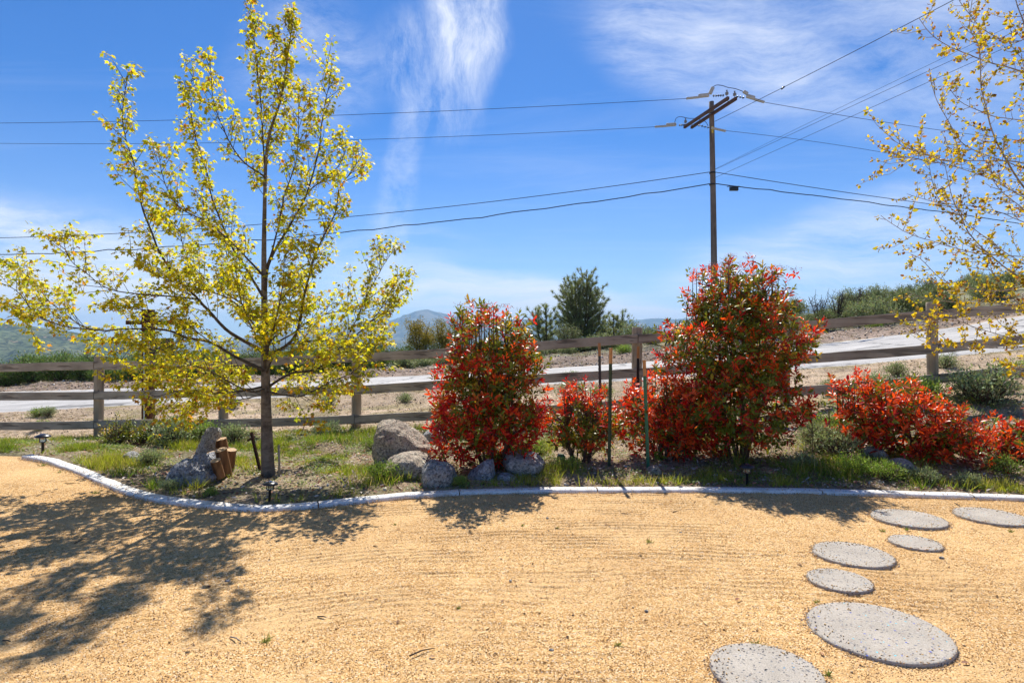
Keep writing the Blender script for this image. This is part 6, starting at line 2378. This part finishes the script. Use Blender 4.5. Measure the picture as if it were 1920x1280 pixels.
# dry straw and sparse verge grass
sx, sy = scatter(60000, -14, 13, 7.5, 14.2, lambda x, y: np.where((bedfrac(x, y) > .55) & (y < sm(x, nX, nY, 1.) + .05), np.clip(fbm(x * 1.2, y * 2.2, 3, 151) * 3 + .55, .06, 1), 0))
sx2, sy2 = scatter(40000, -26, 24, 18, 26.5, lambda x, y: np.where(y > sm(x, rX, rY, 1.2) + .1, .6, 0))
sx, sy = np.concatenate([sx, sx2]), np.concatenate([sy, sy2])
n = len(sx)
ax = unit(np.stack([RNG.normal(size=n), RNG.normal(size=n), .35 * np.abs(RNG.normal(size=n))], 1))
L_ = np.where(sy > 16, 2.0, 1.0) * (0.03 + 0.07 * RNG.random(n))
cc = np.where(RNG.random((n, 1)) < .72, [[.52, .43, .28]], [[.30, .22, .14]])
cc = np.where(RNG.random((n, 1)) < .14, [[.24, .25, .05]], cc) * (1 + .2 * RNG.normal(size=(n, 1)))
v, f, c = batch(BLADE_V, BLADE_F, np.stack([sx, sy, ground_h(sx, sy) + .004], 1), frames(ax, RNG.normal(size=(n, 3))), np.stack([L_ * .11, L_, L_], 1), cc.clip(.01))
tag(link('dry_straw', np_mesh('dry_straw', v, f, c), None, M_LITTER, 'stuff'), 'dry straw and stubble on the road verges', 'straw')

# little tufts that come up in the gravel
tufts = [(81, 873, .07), (205, 893, .03), (180, 925, .05), (1218, 1017, .045), (497, 1203, .04), (740, 984, .02), (1532, 1130, .03), (1553, 1265, .03), (1420, 1212, .05), (1656, 996, .03), (1760, 933, .04), (980, 985, .02), (1158, 1210, .025),
         (1573, 1018, .03), (1700, 993, .03), (1895, 997, .03), (860, 1140, .02), (1045, 990, .02), (112, 886, .04), (345, 935, .02)]
tuft_at = ['beside the left path light', 'at the left below the kerb', 'below the left kerb bend', 'in the middle of the yard', 'under the maple shadow at lower left', 'left of centre near the kerb', 'left of the small oval stone', 'behind the nearest stone, right side', 'at the top edge of the nearest stone', 'beside the smallest stepping stone', 'at the kerb beside the far stones', 'in front of the pointed rock', 'on open gravel left of the nearest stone', 'at the top of the medium pale stone', 'above the smallest stone', 'below the stone at the right edge', 'below centre on open gravel', 'in front of the oval boulder', 'at the far left end of the kerb', 'below the jagged boulder at the kerb']
for k, (xp, yp, h_) in enumerate(tufts):
    Y = EYE * FPX / (yp - 640)
    X = (xp - 960) / FPX * Y
    m_ = 26
    ax = unit(np.stack([RNG.normal(size=m_), RNG.normal(size=m_), 0.9 * np.ones(m_)], 1))
    v, f, c = batch(BLADE_V, BLADE_F, np.stack([RNG.normal(size=m_) * h_ * .25, RNG.normal(size=m_) * h_ * .25, np.zeros(m_)], 1), frames(ax, RNG.normal(size=(m_, 3))),
                    np.stack([np.full(m_, .004), h_ * (.5 + .7 * RNG.random(m_)), np.full(m_, h_)], 1), vary((.17, .22, .04), m_, .25))
    o = link('grass_tuft', np_mesh('grass_tuft', v, f, c), None, M_GRASS)
    o.location = (X, Y, 0.0)
    tag(o, 'tiny green tuft in the gravel ' + tuft_at[k], 'grass tuft', 'tiny tufts in the gravel')

# fallen sticks and odd dark pebbles on the yard
sticks = [(768, 1232, 815, 1218, 'bare dark stick lying on the gravel near the bottom'), (595, 1158, 612, 1160, 'short brown twig on the gravel below the maple shadow'), (432, 1196, 452, 1206, 'pale bent twig on the gravel at lower left'),
          (700, 1025, 708, 1026, 'tiny brown twig on the gravel left of centre'), (1165, 964, 1178, 966, 'small dark twig on the gravel in front of the stakes'), (1790, 944, 1802, 952, 'brown twig on the gravel beside the far stepping stones'),
          (1262, 961, 1272, 960, 'small brown twig on the gravel near the kerb'), (140, 1020, 160, 1012, 'pale twig lying in the maple shadow'), (5, 1203, 20, 1206, 'grey twig at the left edge of the gravel')]
for (xa, ya, xb, yb, lb) in sticks:
    A_ = np.array([(xa - 960) / (ya - 640) * EYE, EYE * FPX / (ya - 640), .008])
    B_ = np.array([(xb - 960) / (yb - 640) * EYE, EYE * FPX / (yb - 640), .010])
    mdd = (A_ + B_) / 2 + np.array([0, .06, .03]) * np.linalg.norm(B_ - A_)
    o = link('stick', tube_mesh('stick', [(np.array([A_ - A_, mdd - A_, B_ - A_]), [0.0036, 0.0030, 0.0018])], 5), None, M_TWIG if ya != 1196 else M_PALE)
    o.location = A_
    tag(o, lb, 'stick')

# dead stems right of the largest shrub
RNG = np.random.default_rng(8)
for (xp, yb, yt, Y, lb) in ((1522, 862, 775, 6.4, 'thin dry weed stalk standing right of the largest shrub'), (1555, 850, 760, 6.8, 'branching dry weed stalk left of the wide orange shrub')):
    X = (xp - 960) / FPX * Y
    z = gz(X, Y)
    H = P(0, yt, Y).z - z
    pl = [(resample([(0, 0, -.03), (.01, 0, H * .5), (-.01, 0, H)], .05), .004)]
    for k in range(9):
        s = .35 + .6 * RNG.random()
        a = RNG.random() * 6.28
        pl.append(([(0, 0, H * s), (math.cos(a) * .09, math.sin(a) * .09, H * s + .09)], [.0028, .0015]))
    o = link('dry_stalk', tube_mesh('dry_stalk', pl, 5), None, M_STEM)
    o.location = (X, Y, z)
    tag(o, lb, 'dry plant')

# grains spilled on to the stepping stones and against the kerb
RNG = np.random.default_rng(77)
gp = []
for (x, y, r, bits, lab) in steps:
    n = int(260 * r / 0.25)
    a = RNG.random(n) * 6.283
    rr_ = r * (1 - 0.35 * RNG.random(n) ** 2.2)
    gp.append(np.stack([x + rr_ * np.cos(a), y + rr_ * np.sin(a), np.full(n, 0.0185)], 1))
    n = int(420 * r / 0.25)
    a = RNG.random(n) * 6.283
    rr_ = r * (1.0 + 0.10 * RNG.random(n) ** 1.5)
    gp.append(np.stack([x + rr_ * np.cos(a), y + rr_ * np.sin(a), 0.004 * np.exp(-(rr_ / r - 1) * 25) + 0.001], 1))
n = 6000
kk = RNG.integers(0, len(kp), n)
off_ = -0.056 - 0.035 * np.abs(RNG.normal(size=n))
pk = kp[kk] + nor[kk] * off_[:, None] + tan[kk] * RNG.normal(size=(n, 1)) * 0.03
pk[:, 2] = 0.004 + 0.014 * np.exp((off_ + 0.056) * 30)
n2 = 1500
kk = RNG.integers(0, len(kp), n2)
pk2 = kp[kk] + nor[kk] * RNG.uniform(-0.05, 0.05, n2)[:, None] + tan[kk] * RNG.normal(size=(n2, 1)) * 0.03
pk2[:, 2] = 0.036
gp = np.concatenate(gp + [pk, pk2])
n = len(gp)
gs = 0.0025 + 0.003 * RNG.random(n) ** 2
pal = np.array([[.64, .41, .17], [.54, .32, .12], [.78, .58, .34], [.34, .21, .10], [.42, .36, .31]])
v, f, c = batch(OCT, OCTF, gp, rand_rot(n), gs[:, None] * (0.7 + .6 * RNG.random((n, 3))), pal[RNG.integers(0, 5, n)] * (.8 + .4 * RNG.random((n, 1))))
tag(link('gravel', np_mesh('gravel', v, f, c), None, M_VC, 'stuff'), 'grains spilled over the stepping stones and against the kerb', 'gravel')

# dead leaves and weathered stones that have strayed on to the yard, one by one
RNG = np.random.default_rng(31)
lx_, ly_ = [], []
while len(lx_) < 70:
    y = 2.5 + 3.0 * RNG.random()
    x = (RNG.random() * 2 - 1) * y * 0.86
    if y < Yk(np.array([x]))[0] - 0.06:
        lx_.append(x)
        ly_.append(y)
n = len(lx_)
ax = unit(np.stack([RNG.normal(size=n), RNG.normal(size=n), .12 * RNG.normal(size=n)], 1))
L_ = 0.016 + 0.022 * RNG.random(n)
v, f, c = batch(LEAF_V, LEAF_F, np.stack([lx_, ly_, np.full(n, 0.010)], 1), frames(ax, np.tile([[0, 0, 1.0]], (n, 1)) + .35 * RNG.normal(size=(n, 3))), np.stack([L_ * 1.4, L_, L_], 1), vary((.30, .17, .09), n, .35))
tag(link('leaf_litter', np_mesh('leaf_litter', v, f, c), None, M_LITTER, 'stuff'), 'few dry brown leaves blown over the open gravel', 'leaf litter')
for (xp, yp, r, lb) in ((427, 1091, .012, 'dark bluish pebble on the gravel left of centre'), (1026, 972, .010, 'grey pebble on the gravel below the kerb at the centre'), (1276, 999, .009, 'white pebble on the gravel right of centre'),
                        (1212, 1146, .009, 'dark pebble with a pale face on the gravel right of centre'), (957, 1089, .008, 'small white pebble at the middle of the gravel'), (392, 1100, .008, 'small dark pebble beside the bluish one'),
                        (1765, 1047, .013, 'pale grey pebble right of the smallest stepping stone'), (1034, 1220, .010, 'pale pebble near the bottom centre of the gravel')):
    Y = EYE * FPX / (yp - 640)
    bm = bmesh.new()
    bmesh.ops.create_icosphere(bm, subdivisions=2, radius=r)
    for vv in bm.verts:
        vv.co = Vector((vv.co.x * 1.3, vv.co.y, vv.co.z * 0.7)) * (1 + 0.3 * mnoise.noise(vv.co * 60 + Vector((xp, 0, 0))))
    o = bm_obj('pebble', bm, M_ROCK_GREY if 'white' in lb or 'pale' in lb or 'grey' in lb else M_RUST if 'small dark' in lb else M_ROCK_BLUE, None, True)
    o.location = ((xp - 960) / FPX * Y, Y, r * 0.5)
    tag(o, lb, 'pebble')
